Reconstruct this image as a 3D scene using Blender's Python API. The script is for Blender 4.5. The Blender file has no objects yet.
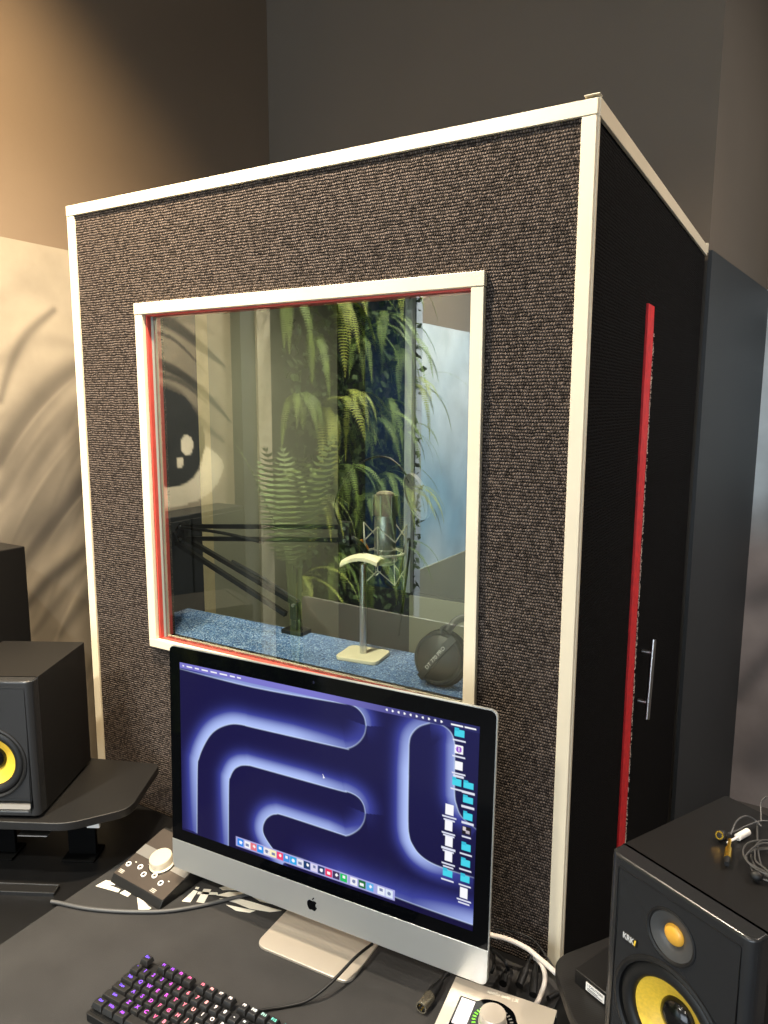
import bpy, bmesh, math, random
import numpy as np
from mathutils import Vector, Matrix, Euler
random.seed(7)
PI = math.pi
SC = bpy.context.scene
COL = SC.collection

# ------------------------------------------------------------------ materials
def lin(r, g, b):
    f = lambda c: (c/255/12.92) if c/255 <= .04045 else ((c/255+.055)/1.055)**2.4
    return (f(r), f(g), f(b), 1.0)

def new_mat(name):
    m = bpy.data.materials.new(name); m.use_nodes = True
    return m, m.node_tree.nodes, m.node_tree.links

def mat(name, col, rough=.5, metal=0, noise=0, nscale=40, bump=0, bscale=200, emit=None, es=0, coat=0, spec=.5):
    m, n, l = new_mat(name)
    b = n['Principled BSDF']
    b.inputs['Base Color'].default_value = col
    b.inputs['Roughness'].default_value = rough
    b.inputs['Metallic'].default_value = metal
    b.inputs['Specular IOR Level'].default_value = spec
    if coat: b.inputs['Coat Weight'].default_value = coat
    if emit:
        b.inputs['Emission Color'].default_value = emit
        b.inputs['Emission Strength'].default_value = es
    if noise or bump:
        tc = n.new('ShaderNodeTexCoord')
        if noise:
            nz = n.new('ShaderNodeTexNoise'); nz.inputs['Scale'].default_value = nscale; nz.inputs['Detail'].default_value = 5
            l.new(tc.outputs['Object'], nz.inputs['Vector'])
            rp = n.new('ShaderNodeMapRange')
            rp.inputs['From Min'].default_value = .3; rp.inputs['From Max'].default_value = .7
            rp.inputs['To Min'].default_value = 1-noise; rp.inputs['To Max'].default_value = 1+noise
            l.new(nz.outputs['Fac'], rp.inputs['Value'])
            mx = n.new('ShaderNodeVectorMath'); mx.operation = 'SCALE'
            mx.inputs[0].default_value = col[:3]
            l.new(rp.outputs['Result'], mx.inputs['Scale'])
            l.new(mx.outputs['Vector'], b.inputs['Base Color'])
        if bump:
            nb = n.new('ShaderNodeTexNoise'); nb.inputs['Scale'].default_value = bscale; nb.inputs['Detail'].default_value = 3
            l.new(tc.outputs['Object'], nb.inputs['Vector'])
            bp = n.new('ShaderNodeBump'); bp.inputs['Strength'].default_value = bump; bp.inputs['Distance'].default_value = .002
            l.new(nb.outputs['Fac'], bp.inputs['Height']); l.new(bp.outputs['Normal'], b.inputs['Normal'])
    return m

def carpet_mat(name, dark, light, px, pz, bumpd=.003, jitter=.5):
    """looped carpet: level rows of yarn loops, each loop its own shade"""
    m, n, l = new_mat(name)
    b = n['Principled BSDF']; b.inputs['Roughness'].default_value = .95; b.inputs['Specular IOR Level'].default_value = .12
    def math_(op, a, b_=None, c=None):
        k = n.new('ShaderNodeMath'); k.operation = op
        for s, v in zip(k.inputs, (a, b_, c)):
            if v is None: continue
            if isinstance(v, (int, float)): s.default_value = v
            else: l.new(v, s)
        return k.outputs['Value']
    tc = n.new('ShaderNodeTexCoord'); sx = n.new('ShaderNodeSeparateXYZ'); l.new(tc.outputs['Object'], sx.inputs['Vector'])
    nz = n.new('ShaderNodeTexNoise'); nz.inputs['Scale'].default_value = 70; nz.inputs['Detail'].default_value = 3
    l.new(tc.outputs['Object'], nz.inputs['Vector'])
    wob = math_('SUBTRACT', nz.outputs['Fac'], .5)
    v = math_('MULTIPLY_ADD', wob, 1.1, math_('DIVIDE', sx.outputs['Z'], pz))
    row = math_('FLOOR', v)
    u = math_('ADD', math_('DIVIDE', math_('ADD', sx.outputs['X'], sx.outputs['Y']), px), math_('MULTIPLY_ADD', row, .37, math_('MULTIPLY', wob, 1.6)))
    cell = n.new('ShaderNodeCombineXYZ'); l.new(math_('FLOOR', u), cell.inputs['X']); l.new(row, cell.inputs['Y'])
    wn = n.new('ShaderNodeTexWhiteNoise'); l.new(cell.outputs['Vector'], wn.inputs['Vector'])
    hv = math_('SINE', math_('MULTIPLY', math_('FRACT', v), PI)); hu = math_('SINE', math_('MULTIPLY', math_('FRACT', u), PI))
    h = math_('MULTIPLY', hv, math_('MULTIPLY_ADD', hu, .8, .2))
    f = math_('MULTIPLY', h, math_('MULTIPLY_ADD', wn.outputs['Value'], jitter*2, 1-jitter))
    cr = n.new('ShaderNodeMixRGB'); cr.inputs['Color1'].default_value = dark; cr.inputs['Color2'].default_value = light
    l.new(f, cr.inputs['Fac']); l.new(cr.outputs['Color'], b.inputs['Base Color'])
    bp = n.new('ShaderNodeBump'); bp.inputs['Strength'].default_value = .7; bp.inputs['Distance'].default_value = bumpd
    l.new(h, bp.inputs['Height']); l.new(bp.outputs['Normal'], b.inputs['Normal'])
    return m

def vcol_mat(name, rough=.8, emit=0, coat=0, mott=0):
    m, n, l = new_mat(name)
    b = n['Principled BSDF']; b.inputs['Roughness'].default_value = rough
    at = n.new('ShaderNodeVertexColor'); at.layer_name = 'paint'
    out = at.outputs['Color']
    if mott:
        tc = n.new('ShaderNodeTexCoord'); nz = n.new('ShaderNodeTexNoise'); nz.inputs['Scale'].default_value = 5; nz.inputs['Detail'].default_value = 5
        l.new(tc.outputs['Object'], nz.inputs['Vector'])
        rp = n.new('ShaderNodeMapRange'); rp.inputs['From Min'].default_value = .3; rp.inputs['From Max'].default_value = .7
        rp.inputs['To Min'].default_value = 1-mott; rp.inputs['To Max'].default_value = 1+mott*.6
        l.new(nz.outputs['Fac'], rp.inputs['Value'])
        mx = n.new('ShaderNodeVectorMath'); mx.operation = 'SCALE'
        l.new(out, mx.inputs[0]); l.new(rp.outputs['Result'], mx.inputs['Scale']); out = mx.outputs['Vector']
    if emit:
        b.inputs['Base Color'].default_value = (0.003, .003, .004, 1); b.inputs['Specular IOR Level'].default_value = .15
        l.new(out, b.inputs['Emission Color']); b.inputs['Emission Strength'].default_value = emit
    else:
        l.new(out, b.inputs['Base Color'])
    if coat: b.inputs['Coat Weight'].default_value = coat
    return m

def pane_mat(name, refl, tint=(1, 1, 1, 1)):
    m, n, l = new_mat(name)
    n.remove(n['Principled BSDF'])
    out = n['Material Output']
    tr = n.new('ShaderNodeBsdfTransparent'); tr.inputs['Color'].default_value = tint
    gl = n.new('ShaderNodeBsdfGlossy'); gl.inputs['Roughness'].default_value = .0; gl.inputs['Color'].default_value = (.95, 1, .96, 1)
    mx = n.new('ShaderNodeMixShader')
    lw = n.new('ShaderNodeFresnel'); lw.inputs['IOR'].default_value = 1.5
    ad = n.new('ShaderNodeMath'); ad.operation = 'ADD'; ad.inputs[1].default_value = refl; ad.use_clamp = True
    l.new(lw.outputs['Fac'], ad.inputs[0]); 
    ge = n.new('ShaderNodeNewGeometry'); fr = n.new('ShaderNodeMath'); fr.operation = 'SUBTRACT'; fr.inputs[0].default_value = 1; l.new(ge.outputs['Backfacing'], fr.inputs[1])
    mu = n.new('ShaderNodeMath'); mu.operation = 'MULTIPLY'; l.new(ad.outputs['Value'], mu.inputs[0]); l.new(fr.outputs['Value'], mu.inputs[1])
    l.new(mu.outputs['Value'], mx.inputs['Fac'])
    l.new(tr.outputs['BSDF'], mx.inputs[1]); l.new(gl.outputs['BSDF'], mx.inputs[2]); l.new(mx.outputs['Shader'], out.inputs['Surface'])
    return m

M = {}
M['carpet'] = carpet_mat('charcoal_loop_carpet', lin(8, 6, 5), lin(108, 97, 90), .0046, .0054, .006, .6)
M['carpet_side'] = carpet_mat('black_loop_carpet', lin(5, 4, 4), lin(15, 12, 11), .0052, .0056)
def speck_mat(name, cols, scale):
    m, n, l = new_mat(name); b = n['Principled BSDF']; b.inputs['Roughness'].default_value = .95; b.inputs['Specular IOR Level'].default_value = .1
    tc = n.new('ShaderNodeTexCoord'); vo = n.new('ShaderNodeTexVoronoi'); vo.inputs['Scale'].default_value = scale
    l.new(tc.outputs['Object'], vo.inputs['Vector'])
    se = n.new('ShaderNodeSeparateColor'); l.new(vo.outputs['Color'], se.inputs['Color'])
    cr = n.new('ShaderNodeValToRGB'); l.new(se.outputs['Green'], cr.inputs['Fac'])
    e = cr.color_ramp.elements; e[0].color = cols[0]; e[1].color = cols[-1]
    for i, c in enumerate(cols[1:-1]): e.new((i+1)/(len(cols)-1)).color = c
    l.new(cr.outputs['Color'], b.inputs['Base Color'])
    bp = n.new('ShaderNodeBump'); bp.inputs['Strength'].default_value = .6; bp.inputs['Distance'].default_value = .002
    l.new(vo.outputs['Distance'], bp.inputs['Height']); l.new(bp.outputs['Normal'], b.inputs['Normal'])
    return m
M['blue_carpet'] = speck_mat('blue_cut_pile_carpet', [lin(24, 44, 82), lin(76, 106, 158), lin(92, 124, 172), lin(178, 194, 222)], 400)
M['trim'] = mat('cream_painted_trim', lin(222, 211, 186), .45, noise=.04, nscale=9)
M['red'] = mat('red_seal', lin(214, 28, 34), .6, noise=.18, nscale=60)
M['redwood'] = mat('red_painted_rebate', lin(186, 66, 56), .6, noise=.1, nscale=40)
M['glass'] = pane_mat('booth_glass', .19, (.92, .96, .93, 1))
M['glass_edge'] = mat('pane_edge', lin(120, 128, 122), .35)
M['panel_beige'] = mat('beige_fabric_panel', lin(158, 156, 134), .9, noise=.05, nscale=6, bump=.2)
M['panel_cream'] = mat('cream_batten', lin(206, 190, 146), .7, noise=.06)
M['panel_dark'] = mat('black_foam', lin(20, 24, 28), .9, bump=.4, bscale=120)
M['panel_navy'] = mat('navy_fabric_panel', lin(14, 42, 78), .9, noise=.2, nscale=14)
M['panel_slate'] = mat('slate_dado_panel', lin(42, 44, 50), .8, noise=.08, nscale=10)
M['post_white'] = mat('pale_post', lin(176, 182, 190), .5)
M['wall_lit'] = mat('taupe_paint_lit', lin(134, 117, 98), .75, noise=.04, nscale=3, bump=.12, bscale=140)  # same paint as the other walls, lightened where the warm lamp falls
M['wall_shaded'] = mat('taupe_paint_shaded', lin(104, 94, 82), .75, noise=.04, nscale=3, bump=.12, bscale=140)  # same paint again, its colour darkened for the unlit walls
M['wall_slate'] = mat('slate_wall_paint', lin(46, 50, 53), .6, noise=.05, nscale=3)
M['floor'] = mat('grey_vinyl_floor', lin(92, 88, 84), .5, noise=.1, nscale=5)
M['ceil'] = mat('ceiling_paint', lin(120, 112, 102), .8)
M['desk'] = mat('black_desk_laminate', lin(13, 13, 14), .4, noise=.15, nscale=30)
M['mat_cloth'] = mat('dark_desk_mat', lin(43, 42, 42), .8, noise=.22, nscale=9, bump=.25, bscale=900)
M['print'] = mat('white_print', lin(228, 222, 208), .7)
M['alu'] = mat('silver_aluminium', lin(206, 208, 206), .34, .75)
M['alu_warm'] = mat('satin_aluminium', lin(214, 204, 190), .36, .55)
M['steel'] = mat('brushed_steel', lin(205, 205, 205), .28, 1)
M['blackglass'] = mat('black_bezel_glass', lin(4, 5, 7), .06, spec=.15)
M['black'] = mat('matt_black_plastic', lin(13, 13, 14), .5)
M['black_soft'] = mat('black_satin_vinyl', lin(14, 13, 13), .45, noise=.1, nscale=120, bump=.1, bscale=900)
M['baffle'] = mat('charcoal_baffle', lin(37, 38, 40), .24)
M['rubber'] = mat('black_rubber', lin(14, 14, 15), .55)
M['greyrubber'] = mat('grey_waveguide', lin(66, 66, 66), .5)
M['yellow'] = mat('yellow_aramid_cone', lin(232, 192, 62), .45, noise=.1, nscale=300)
M['yellow_dome'] = mat('amber_dome', lin(226, 168, 62), .35)
M['silver_print'] = mat('silver_print', lin(205, 205, 205), .4)
M['yellow_print'] = mat('yellow_print', lin(235, 195, 60), .5)
M['gunmetal'] = mat('gunmetal_faceplate', lin(92, 84, 78), .42, .55)
M['strip_grey'] = mat('grey_faceplate_band', lin(150, 148, 144), .4, .5)
M['knob_cream'] = mat('pale_satin_knob', lin(226, 214, 190), .35, .35)
M['led_white'] = mat('white_button_ring', lin(225, 225, 220), .5, emit=(1, 1, 1, 1), es=.25)
M['cable_grey'] = mat('grey_cable', lin(74, 74, 74), .45)
M['cable_white'] = mat('white_cable', lin(226, 216, 206), .5)
M['gold'] = mat('gold_plated', lin(232, 186, 74), .25, .9)
M['nickel'] = mat('nickel_shell', lin(200, 192, 172), .25, .9)
M['plastic_white'] = mat('white_plastic', lin(235, 232, 226), .4)
M['stand_cream'] = mat('cream_enamel', lin(228, 216, 188), .45)
M['mic_body'] = mat('satin_nickel_mic', lin(170, 172, 164), .35, .7)
M['mic_grille'] = mat('pinkish_grille', lin(150, 132, 122), .5, .5, bump=.8, bscale=1500)
M['wire'] = mat('pale_wire', lin(212, 208, 190), .4, .3)
M['orange'] = mat('orange_plastic', lin(214, 140, 40), .5)
M['mesh_grey'] = mat('grey_mesh', lin(128, 124, 118), .7)
M['leather'] = mat('black_leatherette', lin(13, 13, 13), .45, noise=.2, nscale=60)
M['velour'] = mat('black_velour', lin(8, 8, 8), .95, spec=.1)
M['leaf'] = mat('fern_green', lin(116, 142, 52), .6, noise=.35, nscale=12)
M['leaf_light'] = mat('young_fern_green', lin(160, 172, 66), .6, noise=.25, nscale=12)
M['leaf_dark'] = mat('moss_green', lin(66, 88, 38), .8, noise=.4, nscale=20)
M['leaf_palm'] = mat('palm_green', lin(120, 146, 88), .55, noise=.2, nscale=20)
M['soil'] = mat('dark_backing', lin(24, 28, 18), .95)
M['terracotta'] = mat('grey_pot', lin(90, 88, 84), .7)
M['riser'] = mat('black_ribbed_shelf', lin(19, 18, 18), .48)
M['lens'] = mat('lamp_diffuser', (1, 1, 1, 1), .5, emit=(1, .86, .66, 1), es=6)
M['leds'] = mat('green_meter', lin(60, 180, 40), .4, emit=lin(150, 230, 40), es=1.2)
M['lcd'] = mat('pale_display', lin(225, 220, 225), .4, emit=lin(225, 220, 225), es=.5)
M['mural'] = vcol_mat('airbrushed_mural', .85, mott=.2)
M['screen'] = vcol_mat('lit_screen', .12, emit=1.0)
# ribbed shelf wood grain
def rib(mt, scale):
    n, l = mt.node_tree.nodes, mt.node_tree.links
    b = n['Principled BSDF']; tc = n.new('ShaderNodeTexCoord')
    w = n.new('ShaderNodeTexWave'); w.inputs['Scale'].default_value = scale; w.inputs['Distortion'].default_value = .4
    mp = n.new('ShaderNodeMapping'); mp.inputs['Rotation'].default_value = (0, 0, 1.35)
    l.new(tc.outputs['Object'], mp.inputs['Vector']); l.new(mp.outputs['Vector'], w.inputs['Vector'])
    bp = n.new('ShaderNodeBump'); bp.inputs['Strength'].default_value = .15; bp.inputs['Distance'].default_value = .0006
    l.new(w.outputs['Fac'], bp.inputs['Height']); l.new(bp.outputs['Normal'], b.inputs['Normal'])
rib(M['riser'], 90)

# ------------------------------------------------------------------ mesh helpers
def rrect(w, h, r, n=6, cx=0, cy=0):
    pts = []
    for sx, sy, a0 in ((1, -1, -PI/2), (1, 1, 0), (-1, 1, PI/2), (-1, -1, PI)):
        for i in range(n+1):
            a = a0+PI/2*i/n
            pts.append((cx+sx*(w/2-r)+r*math.cos(a), cy+sy*(h/2-r)+r*math.sin(a)))
    return pts

def round_poly(pts, r, n=5):
    """round every corner of a polygon"""
    out = []; N = len(pts)
    for i in range(N):
        p = Vector(pts[i]); a = Vector(pts[i-1]); b = Vector(pts[(i+1) % N])
        ri = r[i] if isinstance(r, (list, tuple)) else r
        da = min(ri, (a-p).length*.45); db = min(ri, (b-p).length*.45)
        s = p+(a-p).normalized()*da; e = p+(b-p).normalized()*db
        for k in range(n+1):
            t = k/n
            out.append(tuple(s*(1-t)**2+p*2*t*(1-t)+e*t*t))
    return out

class MB:
    def __init__(self): self.bm = bmesh.new()
    def faces(self, vs, fs):
        v = [self.bm.verts.new(p) for p in vs]
        for f in fs:
            try: self.bm.faces.new([v[i] for i in f])
            except ValueError: pass
        return self
    def box(self, x0, x1, y0, y1, z0, z1, m=None):
        P = [(x0, y0, z0), (x1, y0, z0), (x1, y1, z0), (x0, y1, z0), (x0, y0, z1), (x1, y0, z1), (x1, y1, z1), (x0, y1, z1)]
        if m is not None: P = [m @ Vector(p) for p in P]
        return self.faces(P, [(0, 3, 2, 1), (4, 5, 6, 7), (0, 1, 5, 4), (1, 2, 6, 5), (2, 3, 7, 6), (3, 0, 4, 7)])
    def prism(self, poly, a, b, axis='z', m=None):
        """poly in the plane across the axis; a..b along it.  axis y: poly=(x,z); x: poly=(y,z)"""
        def P(p, t):
            v = {'z': (p[0], p[1], t), 'y': (p[0], t, p[1]), 'x': (t, p[0], p[1])}[axis]
            return m @ Vector(v) if m is not None else v
        n = len(poly)
        V = [P(p, a) for p in poly]+[P(p, b) for p in poly]
        F = [tuple(range(n-1, -1, -1)), tuple(range(n, 2*n))]+[(i, (i+1) % n, n+(i+1) % n, n+i) for i in range(n)]
        return self.faces(V, F)
    def ring_prism(self, outer, inner, a, b, axis='y', m=None):
        """a frame: two loops of the same count"""
        def P(p, t):
            v = {'z': (p[0], p[1], t), 'y': (p[0], t, p[1]), 'x': (t, p[0], p[1])}[axis]
            return m @ Vector(v) if m is not None else v
        n = len(outer)
        V = [P(p, a) for p in outer]+[P(p, a) for p in inner]+[P(p, b) for p in outer]+[P(p, b) for p in inner]
        F = []
        for i in range(n):
            j = (i+1) % n
            F += [(i, j, n+j, n+i), (2*n+j, 2*n+i, 3*n+i, 3*n+j), (i, 2*n+i, 2*n+j, j), (n+i, n+j, 3*n+j, 3*n+i)]
        return self.faces(V, F)
    def lathe(self, prof, m=None, seg=40):
        """prof = [(radius, height)] about local z"""
        rings = []; bm = self.bm
        for r, h in prof:
            if r < 1e-6:
                p = Vector((0, 0, h)); rings.append([bm.verts.new(m @ p if m is not None else p)])
            else:
                ring = []
                for i in range(seg):
                    a = 2*PI*i/seg; p = Vector((r*math.cos(a), r*math.sin(a), h))
                    ring.append(bm.verts.new(m @ p if m is not None else p))
                rings.append(ring)
        for A, B in zip(rings, rings[1:]):
            for i in range(seg):
                j = (i+1) % seg
                if len(A) == 1 and len(B) == 1: continue
                if len(A) == 1: f = (A[0], B[i], B[j])
                elif len(B) == 1: f = (A[i], B[0], A[j])
                else: f = (A[i], B[i], B[j], A[j])
                try: bm.faces.new(f)
                except ValueError: pass
        return self
    def cyl(self, p, q, r, seg=20, r2=None):
        p = Vector(p); q = Vector(q); L = (q-p).length
        m = Matrix.Translation(p) @ (q-p).to_track_quat('Z', 'Y').to_matrix().to_4x4()
        r2 = r if r2 is None else r2
        return self.lathe([(0, 0), (r, 0), (r2, L), (0, L)], m, seg)
    def ball(self, c, r, sx=1, sy=1, sz=1, seg=24, m=None):
        prof = [(r*math.sin(PI*i/14), -r*math.cos(PI*i/14)) for i in range(15)]
        prof[0] = (0, -r); prof[-1] = (0, r)
        T = Matrix.Translation(Vector(c)) @ Matrix.Diagonal((sx, sy, sz, 1))
        return self.lathe(prof, (m @ T) if m is not None else T, seg)
    def tube(self, pts, r, seg=10, smooth=True, n=8, closed=False):
        P = [Vector(p) for p in pts]
        if smooth and len(P) > 2:
            Q = []
            N = len(P)
            rng = range(N) if closed else range(N-1)
            for i in rng:
                p0 = P[(i-1) % N] if closed or i > 0 else P[i]
                p1 = P[i]; p2 = P[(i+1) % N]
                p3 = P[(i+2) % N] if closed or i+2 < N else p2
                for k in range(n):
                    t = k/n
                    Q.append(.5*((2*p1)+(p2-p0)*t+(2*p0-5*p1+4*p2-p3)*t*t+(3*p1-p0-3*p2+p3)*t**3))
            if not closed: Q.append(P[-1])
            P = Q
        bm = self.bm; rings = []
        N = len(P); up = Vector((0, 0, 1))
        for i, p in enumerate(P):
            if closed: d = P[(i+1) % N]-P[i-1]
            else: d = P[min(i+1, N-1)]-P[max(i-1, 0)]
            d.normalize()
            s = d.cross(up)
            if s.length < .05: s = d.cross(Vector((1, 0, 0)))
            s.normalize(); u = s.cross(d)
            rr = r[i*(len(r)-1)//max(N-1, 1)] if isinstance(r, list) else r
            rings.append([bm.verts.new(p+s*rr*math.cos(2*PI*k/seg)+u*rr*math.sin(2*PI*k/seg)) for k in range(seg)])
        prs = list(zip(rings, rings[1:]))+([(rings[-1], rings[0])] if closed else [])
        for A, B in prs:
            for k in range(seg):
                j = (k+1) % seg
                try: bm.faces.new((A[k], A[j], B[j], B[k]))
                except ValueError: pass
        if not closed:
            for R in (rings[0][::-1], rings[-1]):
                try: bm.faces.new(R)
                except ValueError: pass
        return self
    def build(self, name, material, parent=None, smooth=False, bevel=0, seg=2, angle=.6, label=None, loc=None, rot=None):
        me = bpy.data.meshes.new(name)
        bmesh.ops.recalc_face_normals(self.bm, faces=self.bm.faces)
        self.bm.to_mesh(me); self.bm.free()
        me.materials.append(material)
        o = bpy.data.objects.new(name, me); COL.objects.link(o)
        if parent is not None: o.parent = parent
        if smooth or bevel:
            for p in me.polygons: p.use_smooth = True
            if not bevel:
                try: me.set_sharp_from_angle(angle=.7)
                except Exception: pass
        if bevel:
            b = o.modifiers.new('edge', 'BEVEL'); b.width = bevel; b.segments = seg; b.limit_method = 'ANGLE'; b.angle_limit = angle
            b.harden_normals = True
        if label: o['label'] = label
        if loc is not None: o.location = loc
        if rot is not None: o.rotation_euler = rot
        return o

def box(name, x0, x1, y0, y1, z0, z1, m, parent=None, bevel=0, label=None, seg=2):
    return MB().box(x0, x1, y0, y1, z0, z1).build(name, m, parent, bevel=bevel, label=label, seg=seg)

def thing(name, label, cat, loc=(0, 0, 0), rz=0, group=None):
    o = bpy.data.objects.new(name, None); COL.objects.link(o)
    o.empty_display_size = .05
    o.location = loc; o.rotation_euler = (0, 0, rz)
    return tag(o, label, cat, group)

def tag(o, label, cat, group=None):
    o['label'] = label; o['category'] = cat
    if group: o['group'] = group
    return o

def struct(o):
    o['kind'] = 'structure'; return o

def copy_tree(o, parent=None):
    c = o.copy(); COL.objects.link(c)
    if parent is not None: c.parent = parent
    for ch in list(o.children): copy_tree(ch, c)
    return c

def text(name, body, size, m, parent, matrix, depth=.0002, align='CENTER', bold=0, xs=1):
    cu = bpy.data.curves.new(name, 'FONT'); cu.body = body; cu.size = size; cu.extrude = depth
    cu.align_x = align; cu.align_y = 'CENTER'; cu.offset = bold
    cu.materials.append(m)
    tmp = bpy.data.objects.new('tmp', cu); COL.objects.link(tmp)
    me = bpy.data.meshes.new_from_object(tmp.evaluated_get(bpy.context.evaluated_depsgraph_get()))
    bpy.data.objects.remove(tmp, do_unlink=True); bpy.data.curves.remove(cu)
    me.name = name
    if not me.materials: me.materials.append(m)
    o = bpy.data.objects.new(name, me); COL.objects.link(o)
    if parent is not None: o.parent = parent
    o.matrix_basis = matrix @ Matrix.Diagonal((xs, 1, 1, 1))
    return o

UPRIGHT = Matrix.Rotation(PI/2, 4, 'X')          # text lying in xy -> standing, facing -y
def T(x, y, z): return Matrix.Translation((x, y, z))

# painted sheet: a dense grid whose vertices carry the paint colour
def sheet(name, origin, eu, ev, nu, nv, colours, material, parent=None):
    """origin + eu*s + ev*t, s,t in 0..1; colours (nv+1, nu+1, 3) linear"""
    s = np.linspace(0, 1, nu+1); t = np.linspace(0, 1, nv+1)
    S, Tt = np.meshgrid(s, t)
    V = np.array(origin)+S[..., None]*np.array(eu)+Tt[..., None]*np.array(ev)
    V = V.reshape(-1, 3)
    i = np.arange(nv)[:, None]*(nu+1)+np.arange(nu)[None, :]
    F = np.stack([i, i+1, i+nu+2, i+nu+1], -1).reshape(-1, 4)
    me = bpy.data.meshes.new(name)
    me.vertices.add(len(V)); me.vertices.foreach_set('co', V.astype(np.float32).ravel())
    me.loops.add(F.size); me.loops.foreach_set('vertex_index', F.astype(np.int32).ravel())
    me.polygons.add(len(F)); me.polygons.foreach_set('loop_start', (np.arange(len(F))*4).astype(np.int32))
    me.update(calc_edges=True)
    ca = me.color_attributes.new('paint', 'FLOAT_COLOR', 'POINT')
    c4 = np.ones((len(V), 4), np.float32); c4[:, :3] = colours.reshape(-1, 3)
    ca.data.foreach_set('color', c4.ravel())
    me.materials.append(material)
    o = bpy.data.objects.new(name, me); COL.objects.link(o)
    if parent is not None: o.parent = parent
    return o

def seg_dist(X, Y, pts):
    """distance to a polyline, side sign (+ left of travel), fraction along"""
    P = np.array(pts, float)
    L = np.r_[0, np.cumsum(np.linalg.norm(np.diff(P, axis=0), axis=1))]
    best = np.full(X.shape, 1e9); sg = np.zeros(X.shape); pc = np.zeros(X.shape); fr = np.zeros(X.shape)
    for k in range(len(P)-1):
        a = P[k]; d = P[k+1]-a; l2 = d@d+1e-12
        t = np.clip(((X-a[0])*d[0]+(Y-a[1])*d[1])/l2, 0, 1)
        dx = X-a[0]-t*d[0]; dy = Y-a[1]-t*d[1]
        D = np.hypot(dx, dy); cr = (d[0]*(Y-a[1])-d[1]*(X-a[0]))/math.sqrt(l2)
        m = (D < best-1e-7) | ((np.abs(D-best) <= 1e-7) & (np.abs(cr) > np.abs(pc)))
        best = np.where(m, D, best); pc = np.where(m, cr, pc)
        sg = np.sign(pc)
        fr = np.where(m, (L[k]+t*(L[k+1]-L[k]))/L[-1], fr)
    return best, sg, fr

def in_poly(X, Y, poly):
    c = np.zeros(X.shape, bool); n = len(poly)
    for i in range(n):
        x1, y1 = poly[i]; x2, y2 = poly[(i+1) % n]
        if y1 == y2: continue
        k = ((y1 > Y) != (y2 > Y)) & (X < (x2-x1)*(Y-y1)/(y2-y1)+x1)
        c ^= k
    return c

def soft(v, a, b):
    t = np.clip((v-a)/(b-a), 0, 1); return t*t*(3-2*t)

def catmull(pts, n=10):
    P = [np.array(p, float) for p in pts]; Q = []
    for i in range(len(P)-1):
        p0 = P[max(i-1, 0)]; p1 = P[i]; p2 = P[i+1]; p3 = P[min(i+2, len(P)-1)]
        for k in range(n):
            t = k/n
            Q.append(.5*((2*p1)+(p2-p0)*t+(2*p0-5*p1+4*p2-p3)*t*t+(3*p1-p0-3*p2+p3)*t**3))
    Q.append(P[-1]); return Q

# measured layout (metres, or 0..1 across the screen)
EDGES = [([(0.0616,0.9892),(0.0663,0.6064),(0.0729,0.5369),(0.091,0.4633),(0.118,0.387),(0.1489,0.3345),(0.1858,0.298),(0.2187,0.2794),(0.2565,0.2733),(0.2884,0.2741),(0.5878,0.2631),(0.6122,0.2594),(0.6362,0.235),(0.6553,0.201),(0.6678,0.161),(0.672,0.12)],1,0.055,0.55,1.0,0.35),([(-0.0005,0.0387),(0.2896,0.0511),(0.5822,0.0323),(0.6073,0.0279),(0.635,0.0329),(0.6543,0.0523),(0.6672,0.0825),(0.672,0.12)],1,0.045,0.3,0.8,0.6),([(0.1887,1.0016),(0.1916,0.6517),(0.1976,0.5917),(0.2134,0.541),(0.2333,0.5132),(0.2496,0.5015),(0.2712,0.4941),(0.2979,0.4926),(0.5841,0.4905),(0.6096,0.4852),(0.6367,0.4896),(0.6563,0.5048),(0.6694,0.5348),(0.6743,0.573)],1,0.05,0.6,1.0,0.5),([(0.4011,0.9821),(0.3595,0.9308),(0.328,0.8736),(0.3207,0.8284),(0.3305,0.7784),(0.3496,0.7419),(0.3705,0.7239),(0.4015,0.7172),(0.5898,0.7216),(0.6145,0.7201),(0.6379,0.6933),(0.6573,0.658),(0.67,0.6156),(0.6743,0.573)],1,0.05,0.9,0.9,0.3),([(0.9971,0.7317),(0.9185,0.7321),(0.8723,0.7235),(0.8408,0.7),(0.8207,0.6635),(0.8099,0.6222),(0.8049,0.5314),(0.8029,0.2041),(0.8031,0.1586),(0.8066,0.1223),(0.8179,0.0871),(0.8353,0.0576),(0.8617,0.0337)],1,0.05,0.25,1.0,0.6),([(0.8617,0.0337),(0.8896,0.0298),(0.9091,0.0401),(0.9235,0.061),(0.9315,0.0957),(0.9338,0.1514),(0.9367,0.3405),(0.9436,0.4014),(0.9592,0.4517),(1.0003,0.4921)],-1,0.045,0.2,0.8,0.2),([(0.1383,0.8786),(0.4135,0.9207),(0.7635,0.9613),(1.0011,0.9661)],1,0.07,0.15,0.5,0.9)]
FOLDERS = [(0.9455,0.049),(0.9418,0.2873),(0.9749,0.2881),(0.9747,0.3591),(0.9752,0.4378),(0.9741,0.5923),(0.9746,0.6697),(0.9248,0.7485),(0.9744,0.7479)]
DOCS = [(0.9247,0.4333),(0.9244,0.5135),(0.9248,0.5913),(0.9251,0.6669),(0.9727,0.8247),(0.9465,0.2093)]
APPICON = (0.9453,0.1305)
THUMB = (0.9735,0.5116)
DOCK = [(0.2246,0.9554),(0.7658,0.9595)]
DOCKX = [0.2374,0.2627,0.287,0.3111,0.3358,0.3603,0.3846,0.4086,0.4332,0.4576,0.4818,0.5072,0.5317,0.5567,0.5815,0.6067,0.6405,0.6667,0.6925,0.7273,0.7533]
CURSOR = (0.5379,0.4437)
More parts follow.
